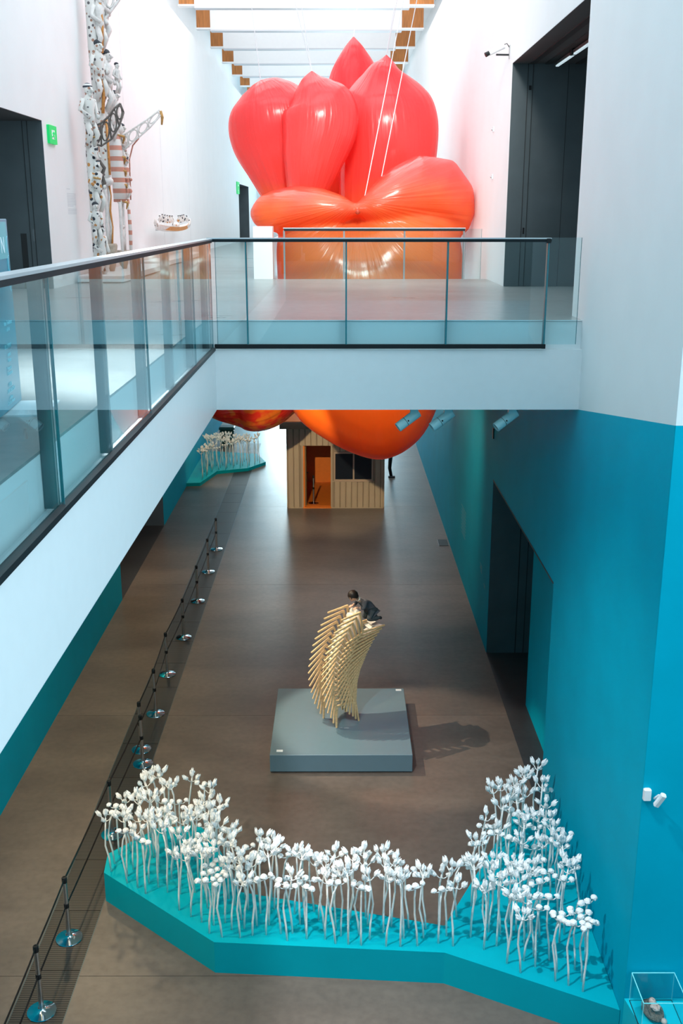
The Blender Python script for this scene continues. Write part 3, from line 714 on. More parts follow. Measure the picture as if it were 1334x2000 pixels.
# ---------------------------------------------------------------- stack of chairs, plinth, boy
sp = thing('display_plinth', 'low grey square plinth under the curved stack of chairs', 'plinth', (.03, 17.33, 0))
MB().box(-1.20, 1.20, -1.24, 1.30, 0, .05).build('kick', 'dark_slot', sp)
MB().bevbox(-1.235, 1.235, -1.29, 1.33, .03, .35, .006).build('block', 'stack_plinth', sp)
for x, y, lb in ((1.16, 18.58, 'small white label on the back right corner of the grey plinth'), (-1.04, 16.18, 'small white label on the front left corner of the grey plinth')):
    tag(MB().bevbox(-.055, .055, -.035, .035, 0, .006, .002).build('label_card', 'card', None, loc=(x, y, .35)), lb, 'label', 'labels on the chair plinth')
BV = Vector((.835, .55, 0)).normalized(); WV = Vector((BV.y, -BV.x, 0)); CC = Vector((.02, 17.33, 0))
YAW = math.atan2(BV.y, BV.x)
SW, LH = .44, .44
def chair_proto():
    # local: +x back, -y near side, z up, origin at seat centre on the floor
    P = {}
    def mk(key, m, mt, sm=False): o = m.build(key, mt, None, sm); P.setdefault(key, []).append(o)
    m = MB(); rows = []
    for z, k in ((LH - .052, .45), (LH - .040, .78), (LH - .018, .96), (LH + .004, 1.0), (LH + .016, .97), (LH + .008, .80)):
        rows.append([(.215 * k * math.copysign(abs(math.cos(t)) ** .7, math.cos(t)), .19 * k * math.copysign(abs(math.sin(t)) ** .7, math.sin(t)), z + .012 * math.cos(t) ** 2) for t in [2 * PI * j / 20 for j in range(20)]])
    m.quad_grid(rows, cap=True); mk('seat', m, 'chair_seat')
    for s in (-1, 1):
        m = MB().bar((-.21, s * .205, LH - .02), (-.225, s * .22, 0), .038, .024); mk('leg', m, 'chair_wood')
    for s in (-1, 1):
        m = MB().bar((.185, s * .20, LH + .02), (.265, s * .22, 0), .036, .024); mk('leg', m, 'chair_wood')
    for s in (-1, 1):
        m = MB().bar((-.23, s * .205, LH - .025), (.20, s * .20, LH - .025), .034); mk('side_rail', m, 'chair_wood')
    mk('back_rail', MB().box(.17, .20, -.2, .2, LH - .05, LH - .008), 'chair_wood')
    for s in (-1, 1):
        m = MB().bar((.19, s * .20, LH - .01), (.235, s * .195, LH + .47), .038, .024); mk('back_stile', m, 'chair_wood')
    m = MB(); rows = []
    for zz in (0, .06, .12):
        rows.append([(.222 + .06 * (1 - (2 * j / 8 - 1) ** 2) * .5 + d, -.19 + .38 * j / 8, LH + .33 + zz) for d in (0,) for j in range(9)] + [(.236 + .06 * (1 - (2 * j / 8 - 1) ** 2) * .5, -.19 + .38 * j / 8, LH + .33 + zz) for j in reversed(range(9))])
    m.quad_grid(rows, cap=True); mk('backrest', m, 'chair_seat')
    return P
cp = chair_proto()
TIPS = [(-.231, .354), (-.297, .466), (-.352, .586), (-.418, .697), (-.461, .812), (-.493, .943), (-.525, 1.08), (-.545, 1.205), (-.552, 1.34), (-.543, 1.47), (-.52, 1.597), (-.486, 1.729), (-.455, 1.853), (-.407, 1.973), (-.345, 2.093), (-.282, 2.209), (-.21, 2.320), (-.131, 2.422)]
PHI = [0, 6, 12, 18, 24, 30, 36, 41.5, 47, 51.5, 56, 60, 64, 67.5, 71, 74.5, 78, 81]
ORD = ['bottom', 'second', 'third', 'fourth', 'fifth', 'sixth', 'seventh', 'eighth', 'ninth', 'tenth', 'eleventh', 'twelfth', 'thirteenth', 'fourteenth', 'fifteenth', 'sixteenth', 'seventeenth']
first = True
for i, ((s_, z_), ph) in enumerate(zip(TIPS, PHI)):
    ph = math.radians(ph)
    # front foot sits at local (-.225, 0): find the chair origin
    os_ = s_ + .225 * math.cos(ph); oz = z_ - .225 * math.sin(ph)
    loc = CC + BV * os_ + Vector((0, 0, oz))
    if i == 0: lb = 'wooden chair at the bottom of the stack, standing on the grey plinth'
    elif i == 17: lb = 'topmost wooden chair of the stack, tipped onto its back under the boy'
    else: lb = '%s wooden chair from the bottom of the curved stack' % ORD[i]
    t = thing('stacked_chair', lb, 'chair', loc, 0, 'chairs in the curved stack')
    t.rotation_euler = (Matrix.Rotation(YAW, 3, 'Z') @ Matrix.Rotation(ph, 3, 'Y')).to_euler()
    for k, lst in cp.items():
        for src in lst:
            o = src if first else src.copy()
            if not first: COL.objects.link(o)
            o.parent = t
    first = False

# boy: kneeling on the tipped chair back, hands on the seat edge; local x = along BV, y = away (far), z up
by = thing('boy_figure', 'boy figure in dark jacket kneeling on top of the chair stack', 'person', CC + Vector((0, 0, 0)), YAW)
def skin(name, verts, edges, rad, mt, parent, root=0, sub=2):
    me = bpy.data.meshes.new(name); me.from_pydata(verts, edges, []); me.update()
    o = bpy.data.objects.new(name, me); COL.objects.link(o)
    md = o.modifiers.new('k', 'SKIN'); md.use_smooth_shade = True
    for i, r in enumerate(rad):
        r = r if isinstance(r, tuple) else (r, r)
        me.skin_vertices[0].data[i].radius = r
        me.skin_vertices[0].data[i].use_root = (i == root)
    ms = o.modifiers.new('s', 'SUBSURF'); ms.levels = sub; ms.render_levels = sub
    dg = bpy.context.evaluated_depsgraph_get()
    m2 = bpy.data.meshes.new_from_object(o.evaluated_get(dg)); o.modifiers.clear(); o.data = m2
    m2.materials.clear(); m2.materials.append(MATS[mt])
    for p in m2.polygons: p.use_smooth = True
    o.parent = parent
    return o
hip = (.66, 0, 2.40); sp1 = (.58, 0, 2.50); ch = (.47, 0, 2.585); nk = (.385, 0, 2.655); hd = (.325, 0, 2.70)
shn, shf = (.45, -.105, 2.60), (.45, .105, 2.60)
eln, elf = (.40, -.15, 2.50), (.40, .15, 2.50)
wrn, wrf = (.345, -.085, 2.525), (.345, .085, 2.525)
hpn, hpf = (.65, -.06, 2.37), (.65, .06, 2.37)
knn, knf = (.56, -.075, 2.235), (.565, .075, 2.235)
ann, anf = (.80, -.075, 2.225), (.80, .075, 2.225)
V = [hip, sp1, ch, nk, hd, shn, eln, wrn, shf, elf, wrf, hpn, knn, ann, hpf, knf, anf]
Ed = [(0, 1), (1, 2), (2, 3), (3, 4), (2, 5), (5, 6), (6, 7), (2, 8), (8, 9), (9, 10), (0, 11), (11, 12), (12, 13), (0, 14), (14, 15), (15, 16)]
body = skin('body', V, Ed, [.060, .058, .058, .034, .05, .032, .026, .022, .032, .026, .022, .046, .036, .028, .046, .036, .028], 'skin', by)
# head with face, ears and hair
hdp = MB()
def headpt(th, ph):
    r = Vector((.086, .078, .102))
    d = Vector((math.cos(th) * math.cos(ph), math.sin(th) * math.cos(ph), math.sin(ph)))
    return d, r
rows = []
for i in range(15):
    ph_ = -PI / 2 + PI * i / 14; row = []
    for j in range(24):
        th = 2 * PI * j / 24; d, r = headpt(th, ph_)
        p = Vector((d.x * r.x, d.y * r.y, d.z * r.z))
        if d.z < 0: p.x *= 1 + .10 * d.z; p.y *= 1 + .28 * d.z      # jaw narrows
        front = max(0, d.x)
        if abs(d.y) < .22 and -.35 < d.z < .12: p.x += front * .022 * (1 - abs(d.y) / .22) * (1 - abs(d.z + .13) / .25 if abs(d.z + .13) < .25 else 0)   # nose
        if abs(d.y) < .32 and abs(d.z + .52) < .1: p.x += .006 * front
        if .15 < abs(d.y) < .5 and abs(d.z - .05) < .12: p.x -= .008 * front
        row.append(p)
    rows.append(row)
hdp.quad_grid(rows, cap=True)
hm = Matrix.Translation((.27, 0, 2.735)) @ Matrix.Rotation(PI + .25, 4, 'Z') @ Matrix.Rotation(.55, 4, 'Y')
hdo = hdp.build('head', 'skin', by, True); hdo.matrix_local = hm
for s in (-1, 1):
    MB().ell((-.005, s * .078, -.01), (.016, .010, .026), 10, 6).build('ear', 'skin', hdo, True)
    MB().ell((.076, s * .030, .008), (.008, .013, .007), 8, 6).build('eye', 'near_black', hdo, True)
    MB().box(.074, .082, s * .030 - .016, s * .030 + .016, .026, .031).build('eyebrow', 'hair', hdo)
MB().ell((.078, 0, -.052), (.008, .020, .007), 8, 6).build('mouth', 'carve_red', hdo, True)
hr = MB(); rows = []
for i in range(11):
    ph_ = -.55 + (PI / 2 + .55) * i / 10; row = []
    for j in range(28):
        th = 2 * PI * j / 28; d = Vector((math.cos(th) * math.cos(ph_), math.sin(th) * math.cos(ph_), math.sin(ph_)))
        low = -.55 + 1.0 * max(0, math.cos(th)) ** .7      # fringe is higher at the front
        pp = max(ph_, low); d = Vector((math.cos(th) * math.cos(pp), math.sin(th) * math.cos(pp), math.sin(pp)))
        k = 1.13 + .03 * math.sin(th * 9 + i)
        row.append((d.x * .088 * k - .004, d.y * .082 * k, d.z * .104 * k + .002))
    rows.append(row)
hr.quad_grid(rows, cap=True); hr.build('hair', 'hair', hdo, True)
# hands: palm and five curled fingers each, over the seat edge
for s in (-1, 1):
    hv = [(.345, s * .085, 2.525), (.310, s * .075, 2.520), (.285, s * .072, 2.515)]; he = [(0, 1), (1, 2)]; hrr = [.018, .022, .02]
    for q in range(4):
        y0 = s * (.046 + .016 * q); b0 = len(hv); L_ = (.030, .036, .034, .026)[q]
        hv += [(.272, y0, 2.518), (.272 - L_ * .6, y0, 2.512), (.268 - L_, y0, 2.495)]; he += [(2, b0), (b0, b0 + 1), (b0 + 1, b0 + 2)]; hrr += [.0085, .008, .007]
    b0 = len(hv); hv += [(.300, s * .048, 2.522), (.285, s * .036, 2.520)]; he += [(1, b0), (b0, b0 + 1)]; hrr += [.009, .0085]
    skin('hand', hv, he, hrr, 'skin', by, 0, 1)
jk = skin('jacket', [hip, sp1, ch, (.41, 0, 2.63), shn, eln, (.357, -.095, 2.522), shf, elf, (.357, .095, 2.522), (.675, 0, 2.375)], [(0, 1), (1, 2), (2, 3), (2, 4), (4, 5), (5, 6), (2, 7), (7, 8), (8, 9), (0, 10)],
          [(.105, .11), (.098, .10), (.100, .10), .056, .060, .043, .034, .052, .043, .034, (.10, .105)], 'jacket', by)
skin('trousers', [(.66, 0, 2.385), hpn, knn, (.80, -.075, 2.226), hpf, knf, (.80, .075, 2.226)], [(0, 1), (1, 2), (2, 3), (0, 4), (4, 5), (5, 6)], [.09, .068, .054, .042, .068, .054, .042], 'trousers', by)
for s in (-1, 1): skin('shoe', [(.775, s * .075, 2.225), (.83, s * .075, 2.228), (.845, s * .075, 2.185)], [(0, 1), (1, 2)], [.036, .038, .030], 'shoe', by, 0, 1)
MB().tube([(.375 + .02 * math.cos(t), .052 * math.sin(t), 2.655 + .030 * math.cos(t)) for t in [2 * PI * k / 14 for k in range(15)]], .013, 6).build('collar', 'shirt', by, True)

# ---------------------------------------------------------------- white flowers on the teal plinths
PZ = .46
FRONT = [(-3.30, 12.56), (-1.59, 11.11), (1.31, 10.91), (XR - .005, 9.93), (XR - .005, 14.15), (2.72, 14.1), (1.36, 11.42), (-1.345, 12.12), (-1.84, 13.36), (-2.13, 13.74), (-2.75, 13.64), (-3.34, 13.0)]
tp = thing('flower_plinth', 'long angular teal plinth curving across the foreground under the white flowers', 'plinth')
def cat_pts(pts, k): 
    cx = sum(p[0] for p in pts) / len(pts); return pts
MB().prism(FRONT, 0.0, PZ).build('block', 'teal_plinth', tp)
BACK = [(-5.465, 35.86), (-4.98, 35.92), (-4.575, 37.69), (-3.447, 38.18), (-2.857, 39.2), (-3.3, 40.6), (-5.465, 41.2)]
tb = thing('flower_plinth', 'distant low teal plinth beside the left wall under the bridge', 'plinth')
MB().prism(BACK, 0, .12).build('block', 'teal_plinth', tb)

def inside(p, poly):
    x, y = p; c = False; n = len(poly)
    for i in range(n):
        (x1, y1), (x2, y2) = poly[i], poly[(i + 1) % n]
        if (y1 > y) != (y2 > y) and x < (x2 - x1) * (y - y1) / (y2 - y1) + x1: c = not c
    return c
def edge_d(p, poly):
    d = 9; n = len(poly)
    for i in range(n):
        a = Vector(poly[i]); b_ = Vector(poly[(i + 1) % n]); q = Vector(p); t = max(0, min(1, (q - a).dot(b_ - a) / (b_ - a).length_squared))
        d = min(d, (a + (b_ - a) * t - q).length)
    return d
def pod(kind, seed):
    # knobbly cupped pod made of overlapping petals (kind 0: upright cup, kind 1: drooping dome)
    r = random.Random(seed); m = MB()
    if kind == 0:
        rows = []
        for i, (z, rad) in enumerate(((-.004, .010), (.014, .024), (.044, .042), (.078, .048), (.110, .040), (.138, .018), (.120, .006))):
            row = []
            for j in range(10):
                th = 2 * PI * j / 10; lobe_ = 1 + .20 * math.cos(2.5 * th + seed) * (1 if i > 1 else 0) + r.uniform(-.09, .09)
                zz = z + (.030 * (1 if j % 3 == seed % 3 else -.3) if i in (4, 5) else 0) + r.uniform(-.006, .006)
                row.append((rad * lobe_ * math.cos(th), rad * lobe_ * math.sin(th) * .82, zz))
            rows.append(row)
        m.quad_grid(rows, cap=True)
        for k in range(2):
            a = r.uniform(0, 6.28); m.ell((.034 * math.cos(a), .030 * math.sin(a), r.uniform(.05, .09)), (.022, .022, .024), 6, 4)
    else:
        rows = []
        for i in range(7):
            a = PI * i / 6; row = []
            for j in range(9):
                th = 2 * PI * j / 9; k = 1 + r.uniform(-.16, .16)
                row.append((.055 * math.sin(max(.12, a)) * math.cos(th) * k, .055 * math.sin(max(.12, a)) * math.sin(th) * k, .030 - .042 * math.cos(a) * (1.15 if i > 3 else .75) + (.022 * (j % 2) - .01) * (1 if i == 2 else 0)))
            rows.append(row)
        m.quad_grid(rows, cap=True)
    o = m.build('blossom', 'flower_white', None, False); me = o.data
    bpy.data.objects.remove(o); return me
PODS = [[pod(0, 3 + k) for k in range(3)], [pod(1, 13 + k) for k in range(3)]]
def stem_mesh(kind, h, seed):
    r = random.Random(seed); m = MB(); pts = []
    kx, ky = r.uniform(-.06, .06), r.uniform(-.05, .05)
    lean = (r.uniform(-.05, .05), r.uniform(-.05, .05)); zk = r.uniform(.55, .75)
    prof = [(0, 0, 0), (kx * .25, ky * .25, h * .25), (kx, ky, h * zk * .8), (kx * .6 + lean[0] * .5, ky * .6, h * (zk + .12)), (lean[0], lean[1], h)]
    m.tube(prof, [.0135, .013, .0125, .012, .011], 6)
    tips = []
    if kind == 0:
        nb = r.choice((3, 3, 4)); a0 = r.uniform(0, 6.28)
        tips.append((Vector((lean[0], lean[1], h + .03)), Vector((0, 0, 1))))
        for k in range(nb):
            a = a0 + 2 * PI * k / nb + r.uniform(-.25, .25); d = Vector((math.cos(a), math.sin(a), 0)); tlt = r.uniform(.5, .95)
            L_ = r.uniform(.062, .082)
            e = Vector((lean[0], lean[1], h - .05)) + d * L_ + Vector((0, 0, L_ * .75))
            m.tube([(lean[0], lean[1], h - .06), (lean[0] + d.x * .5 * L_, lean[1] + d.y * .5 * L_, h - .045), tuple(e)], [.008, .007, .007], 5)
            tips.append((e, (Vector((0, 0, 1)) + d * tlt).normalized()))
        m.tube([(lean[0], lean[1], h - .02), (lean[0], lean[1], h + .035)], .008, 5)
    else:
        a0 = r.uniform(-.5, .5)
        tips.append((Vector((lean[0], lean[1], h - .005)), Vector((0, 0, 1))))
        for sgn in (-1, 1):
            d = Vector((sgn * math.cos(a0), sgn * math.sin(a0), 0)); L_ = r.uniform(.085, .105); dz = r.uniform(.0, .03)
            e = Vector((lean[0], lean[1], h - .015)) + d * L_ + Vector((0, 0, dz))
            m.tube([(lean[0], lean[1], h - .02), (lean[0] + d.x * .6 * L_, lean[1] + d.y * .6 * L_, h - .02), tuple(e)], [.008, .0075, .007], 5)
            tips.append((e, (Vector((0, 0, 1)) + d * .35).normalized()))
    o = m.build('stem', 'stem_white', None, True); me = o.data; bpy.data.objects.remove(o)
    return me, tips
STEMS = {0: [stem_mesh(0, 1.0, 100 + k) for k in range(9)], 1: [stem_mesh(1, .86, 200 + k) for k in range(7)]}
def flower(x, y, z, kind, sc, rz, label, group, seed):
    r = random.Random(seed)
    me, tips = STEMS[kind][seed % len(STEMS[kind])]
    t = thing('white_flower', label, 'flower', (x, y, z), rz, group); t.scale = (1, 1, sc)
    s = bpy.data.objects.new('stem', me); COL.objects.link(s); s.parent = t
    for k, (p, d) in enumerate(tips):
        b_ = bpy.data.objects.new('blossom', PODS[kind][(seed + k) % 3]); COL.objects.link(b_); b_.parent = t
        q = d.to_track_quat('Z', 'Y').to_matrix() @ Matrix.Rotation(r.uniform(0, 6.28), 3, 'Z'); f = r.uniform(.68, .84) * (1.08 if (k == 0 and kind == 1) else .96)
        b_.matrix_local = Matrix.Translation(p) @ Matrix.Diagonal((1, 1, 1 / sc, 1)) @ q.to_4x4() @ Matrix.Scale(f, 4)
def scatter(poly, rmin, margin, tries, seed):
    r = random.Random(seed); xs = [p[0] for p in poly]; ysn = [p[1] for p in poly]; out_ = []
    for _ in range(tries):
        p = (r.uniform(min(xs), max(xs)), r.uniform(min(ysn), max(ysn)))
        if not inside(p, poly) or edge_d(p, poly) < margin: continue
        if all((p[0] - q[0]) ** 2 + (p[1] - q[1]) ** 2 > rmin ** 2 for q in out_): out_.append(p)
    return out_
pts = [p for p in scatter(FRONT, .150, .055, 14000, 5) if p[0] < XR - .22 and not (p[0] > XR - .35 and p[1] < 10.2)]
pts = [p for k, p in enumerate(pts) if (p[0] < 1.5 or k % 4) and (p[0] > -1.5 or k % 6)]
for i, (x, y) in enumerate(pts):
    zone = 'left end' if x < -1.45 else ('middle' if x < 1.25 else 'right wing')
    e = R.random()
    kind = 1 if e < .38 else 0
    sc = R.uniform(.86, 1.02) if kind else R.uniform(.82, 1.04)
    if x > 2.3 and y < 11.2: kind, sc = 1, R.uniform(.95, 1.08)
    fe = min(edge_d((x, y), [a, b_]) for a, b_ in zip(FRONT[0:3], FRONT[1:4]))
    be = min(edge_d((x, y), [a, b_]) for a, b_ in zip(FRONT[5:11], FRONT[6:12]))
    row = 'front edge' if fe < .30 else ('back edge' if be < .30 else 'inner rows')
    if zone == 'left end': part = 'leftmost corner' if x < -2.6 else 'left end'
    elif zone == 'middle': part = 'left half of the narrow middle' if x < -.1 else 'right half of the narrow middle'
    else: part = 'wall side of the right wing' if x > 2.45 else 'inner side of the right wing'
    where = '%s, %s of the plinth' % (row, part)
    nm = 'short white flower, rounded buds, ' if kind else 'tall white flower, upturned cups, '
    flower(x, y, PZ, kind, sc, R.uniform(0, 6.28) if kind == 0 else R.uniform(-.5, .5), nm + where, ('short' if kind else 'tall') + ' white flowers, ' + row + ', ' + part, i)
pts2 = [p for p in scatter(BACK[:5] + [(-3.5, 39.6), (-5.465, 39.2)], .21, .08, 3000, 9) if p[0] > XL + .36]
for i, (x, y) in enumerate(pts2[:75]):
    kind = 0 if R.random() < .65 else 1
    flower(x, y, .12, kind, R.uniform(.9, 1.1), R.uniform(0, 6.28), ('short white flower with rounded buds' if kind else 'tall white flower with upturned cups') + ' on the distant low plinth by the left wall', ('short' if kind else 'tall') + ' white flowers, distant plinth', i + 500)

# ---------------------------------------------------------------- belt stanchions
def stanchion_mesh():
    base = MB().lathe([(.01, 0), (.175, 0), (.178, .006), (.174, .014), (.12, .026), (.05, .04), (.034, .055), (.031, .07)], n=36)
    post = MB().lathe([(.030, .055), (.030, .90)], n=20)
    capm = MB().lathe([(.032, .862), (.034, .866), (.034, .938), (.030, .945), (.018, .945), (.016, .938), (.004, .938)], n=20)
    return base, post, capm
sb, spst, scp = stanchion_mesh()
SY = [8.95, 10.44, 11.77, 14.19, 16.36, 16.87, 18.27, 20.07, 22.06, 24.39, 26.61, 28.59]
SX = [-3.62, -3.62, -3.62, -3.55, -3.47, -3.59, -3.57, -3.63, -3.57, -3.56, -3.56, -3.56]
WHICH = ['', 'nearest chrome belt post at the bottom left corner of the hall', 'second nearest chrome belt post beside the left aisle', 'chrome belt post half hidden behind the left end of the flowers',
         'foremost of two close chrome belt posts just behind the flowers', 'rear one of two close chrome belt posts just behind the flowers', 'sixth chrome belt post along the grating', 'seventh chrome belt post along the grating',
         'eighth chrome belt post along the grating', 'third farthest chrome belt post along the grating', 'second farthest chrome belt post along the grating', 'farthest chrome belt post of the row along the grating']
pm = {}
for i, (x, y) in enumerate(zip(SX, SY)):
    if i == 0: continue
    t = thing('belt_stanchion', WHICH[i], 'stanchion', (x, y, 0), 0, 'belt stanchions along the grating')
    for nm, mb_, mt in (('base', sb, 'chrome'), ('post', spst, 'brushed'), ('cap', scp, 'near_black')):
        if nm not in pm: o = mb_.build(nm, mt, t); smooth_angle(o); pm[nm] = o
        else: o = pm[nm].copy(); COL.objects.link(o); o.parent = t
    if 'clip' not in pm: o = MB().lathe([(.0305, .48), (.034, .485), (.034, .545), (.0305, .55)], n=16, cap=False).build('clip', 'near_black', t); pm['clip'] = o
    else: o = pm['clip'].copy(); COL.objects.link(o); o.parent = t
    # two belts running to the previous (nearer) post
    dx, dy = SX[i - 1] - x, SY[i - 1] - y
    for z in (.885, .49):
        m = MB(); rows = []
        for k in range(9):
            q = k / 8; sag = -.012 * 4 * q * (1 - q)
            px, py = dx * q, dy * q
            rows.append([(px - .002, py, z + sag), (px + .002, py, z + sag), (px + .002, py, z + sag + .048), (px - .002, py, z + sag + .048)])
        m.quad_grid(rows, cap=True).build('belt', 'near_black', t)
t = thing('belt_stanchion', 'single bronze belt post inside the orange cabin doorway', 'stanchion', (-.86, 33.45, .05), 0)
for nm, mt in (('base', 'brushed'), ('post', 'brushed'), ('cap', 'near_black'), ('clip', 'near_black')):
    o = pm[nm].copy(); COL.objects.link(o); o.parent = t

# ---------------------------------------------------------------- spot fixtures under the bridge edge
for x, lb in ((1.04, 'leftmost teal cylinder spotlight under the bridge, before the orange petal'), (1.51, 'middle teal cylinder spotlight under the bridge'), (2.40, 'rightmost teal cylinder spotlight under the bridge near the wall')):
    t = thing('spotlight', lb, 'spotlight', (x, 14.2, ZF), 0, 'spotlights under the bridge')
    MB().bevbox(-.055, .055, -.05, .05, -.11, .0, .006).build('mount', 'spot_body', t)
    d = Vector((-.86, -.25, -.60)).normalized(); c = Vector((-.02, 0, -.15))
    o = MB().tube([c - d * .10, c - d * .098, c + d * .12, c + d * .26], [.062, .068, .068, .068], 20, cap=False).build('body', 'spot_body', t); smooth_angle(o)
    MB().tube([c - d * .10, c - d * .102], [.062, .001], 20).build('rear_cap', 'spot_body', t)
    MB().tube([c + d * .118, c + d * .124], .0695, 20).build('ring', 'near_black', t)
    MB().tube([c + d * .235, c + d * .24], .064, 20).build('lens', 'lens_dark', t)
    MB().ell(tuple(c + Vector((0, -.07, 0)) + d * .08), (.012, .012, .012), 8, 6).build('knob', 'near_black', t)
# sensors, cameras
t = tag(MB().bevbox(-.03, 0, -.05, .05, -.10, .12, .008).build('wall_sensor', 'green_box', None, loc=(XR, 21.35, 4.9)), 'small dark green sensor high on the teal right wall', 'sensor')
t = thing('security_camera', 'pale security camera on bracket beside the tall upper right doorway', 'camera', (XR, 21.35, 12.28))
MB().box(-.015, 0, -.04, .04, -.10, .14).build('wall_plate', 'brushed', t)
MB().bar((0, 0, -.03), (-.26, -.02, -.03), .03).build('arm', 'near_black', t)
o = MB().tube([(-.12, 0, .13), (-.40, -.05, -.005)], [.055, .05], 14).build('housing', 'white_paint', t)
MB().tube([(-.40, -.05, -.005), (-.47, -.06, -.04)], [.04, .045], 14).build('lens_hood', 'near_black', t)
MB().tube([(-.01, 0, .10), (-.06, 0, .17), (-.14, 0, .14)], .008, 6).build('cable', 'near_black', t)
for y, z, lb in ((23.1, 11.05, 'upper tiny white sensor on the white right wall beside the doorway'), (23.0, 10.1, 'lower tiny white sensor on the white right wall beside the doorway')):
    t = thing('wall_sensor', lb, 'sensor', (XR, y, z)); MB().bevbox(-.03, 0, -.04, .04, -.05, .05, .008).build('housing', 'text_grey', t); MB().ell((-.035, 0, -.01), (.02, .02, .02), 8, 6).build('lens', 'brushed', t)
t = thing('projector_sensor', 'pair of white angled sensors on the teal wall above the display case', 'sensor', (3.35, 9.84, 3.32))
MB().bevbox(-.10, -.02, -.06, 0, -.03, .10, .01).build('housing', 'white_paint', t)
MB().bar((.02, -.03, -.02), (.05, -.09, .06), .018).build('arm', 'white_paint', t)
o = MB().bevbox(-.03, .03, -.05, .01, -.09, .09, .012).build('head', 'white_paint', t); o.location = (.06, -.09, .02); o.rotation_euler = (.3, .35, 0)

# ---------------------------------------------------------------- exit signs, floor outlet, wall text
def exit_sign(y, z, w_, h_, lb):
    t = thing('exit_sign', lb, 'sign', (XL, y, z), 0, 'exit signs')
    MB().box(0, .05, -w_ / 2, w_ / 2, -h_ / 2, h_ / 2).build('light_box', 'exit_green', t)
    # pictogram: white doorway with a green running figure, read along +y from the hall
    k = h_ / .40
    MB().box(.05, .053, -.125 * k, .125 * k, -.10 * k, .10 * k).build('doorway_mark', 'exit_white', t)
    m = MB()
    m.ell((.0545, .044 * k, .072 * k), (.002, .024 * k, .018 * k), 10, 6)
    def bar(a, b_, q): m.bar((.0545, a[0] * 1.45 * k, a[1] * k), (.0545, b_[0] * 1.45 * k, b_[1] * k), q * k * 1.2, side=(1, 0, 0))
    bar((.018, .05), (-.005, -.005), .030); bar((.015, .045), (-.035, .040), .013); bar((-.035, .04), (-.055, .012), .013); bar((.02, .042), (.055, .02), .013); bar((.055, .02), (.075, .03), .012)
    bar((-.005, -.005), (.030, -.035), .018); bar((.030, -.035), (.045, -.095), .016); bar((-.005, -.005), (-.035, -.045), .018); bar((-.035, -.045), (-.085, -.05), .015)
    m.build('running_figure', 'exit_green', t)
exit_sign(20.86, 10.78, .52, .33, 'green running man exit sign beside the dark left doorway')
exit_sign(58.4, 10.75, 1.3, .62, 'small distant green exit sign by the far left doorway')
fb = thing('floor_outlet', 'dark square floor outlet plate at the foot of the right wall', 'outlet', (3.07, 29.2, 0))
MB().bevbox(-.14, .14, -.30, .30, 0, .012, .004).build('plate', 'near_black', fb); MB().box(-.145, .145, -.305, .305, 0, .006).build('rim', 'brushed', fb)
def text_block(lb, x, y0, z0, rows, mt, sgn, gap, hgt, cat='wall text'):
    t = thing('wall_text', lb, cat, (x, y0, z0))
    for k, L_ in enumerate(rows):
        if L_: MB().box(0 if sgn > 0 else -.002, .002 if sgn > 0 else 0, 0, L_, -k * gap - hgt, -k * gap).build('text_line', mt, t)
text_block('faint grey block of wall text beside the carved poles', XL, 21.78, 9.83, [.28, 0, 0, .70, .70, .70, .68, .70, .70, .70, .68, .46, 0, .70, .70, .70, .68], 'text_grey', 1, .030, .010)
text_block('faint pale lines of text on the teal right wall', XR, 25.5, 1.95, [1.0, .9, .95, .9, .95, .85, .9, .9, .8], 'text_dim', -1, .085, .012)
text_block('small pale label on the teal wall beside the lower doorway', XR, 22.3, 1.62, [.35, .30, .34, .2], 'text_dim', -1, .05, .014)
text_block('tiny green label on the teal wall next to the lower doorway', XR, 21.75, 1.35, [.22, .15], 'text_dim', -1, .045, .012)

# ---------------------------------------------------------------- information panel on the walkway
ip = thing('information_panel', 'teal information board with white lettering behind the left glass balustrade', 'sign', (-2.38, 7.70, ZU), math.atan2(1, -.10) )
# local x runs along the board (away from the viewer), board is thin in local y (+y faces the wall, -y faces the hall)
MB().bevbox(-2.2, 0, .0, .04, .02, 1.32, .004).build('board', 'panel_teal', ip)
MB().box(-2.2, -.05, -.002, 0, 1.05, 1.30).build('header_print', 'text_dim', ip)
MB().box(-.62, -.02, -.28, .04, 0, .012).build('foot_plate', 'card', ip)
def text_mesh(body, size, loc, mt, parent, align='RIGHT'):
    c = bpy.data.curves.new('lettering', 'FONT'); c.body = body; c.size = size; c.align_x = align; c.extrude = .001
    o = bpy.data.objects.new('lettering', c); COL.objects.link(o)
    dg = bpy.context.evaluated_depsgraph_get(); me = bpy.data.meshes.new_from_object(o.evaluated_get(dg))
    bpy.data.objects.remove(o)
    me.materials.clear(); me.materials.append(MATS[mt])
    o = bpy.data.objects.new('lettering', me); COL.objects.link(o); o.parent = parent
    o.location = loc; o.rotation_euler = (PI / 2, 0, 0)
    return o
for tx, sz, x, z, mt in (('N', .16, -.155, 1.09, 'text_white'), ('ook', .05, -.16, .875, 'text_white'), ('tion Tendence', .045, -.13, .60, 'text_cyan'), ('al Art', .045, -.22, .555, 'text_cyan'),
                     ('ULCIMENT', .045, -.22, .44, 'text_cyan'), ('ement', .042, -.26, .385, 'text_cyan'), ('Master', .042, -.26, .345, 'text_cyan'), ('Precinct', .042, -.27, .29, 'text_cyan'), ('Creatures', .042, -.25, .255, 'text_cyan'),
                     ('LEVEL', .042, -.30, .175, 'text_cyan'), ('CAFE BISTRO', .042, -.22, .135, 'text_cyan'), ('y Albert', .04, -.30, .085, 'text_cyan'), ('Cox de Havers', .04, -.25, .055, 'text_cyan')):
    text_mesh(tx, sz, (x, -.0035, z), mt, ip)
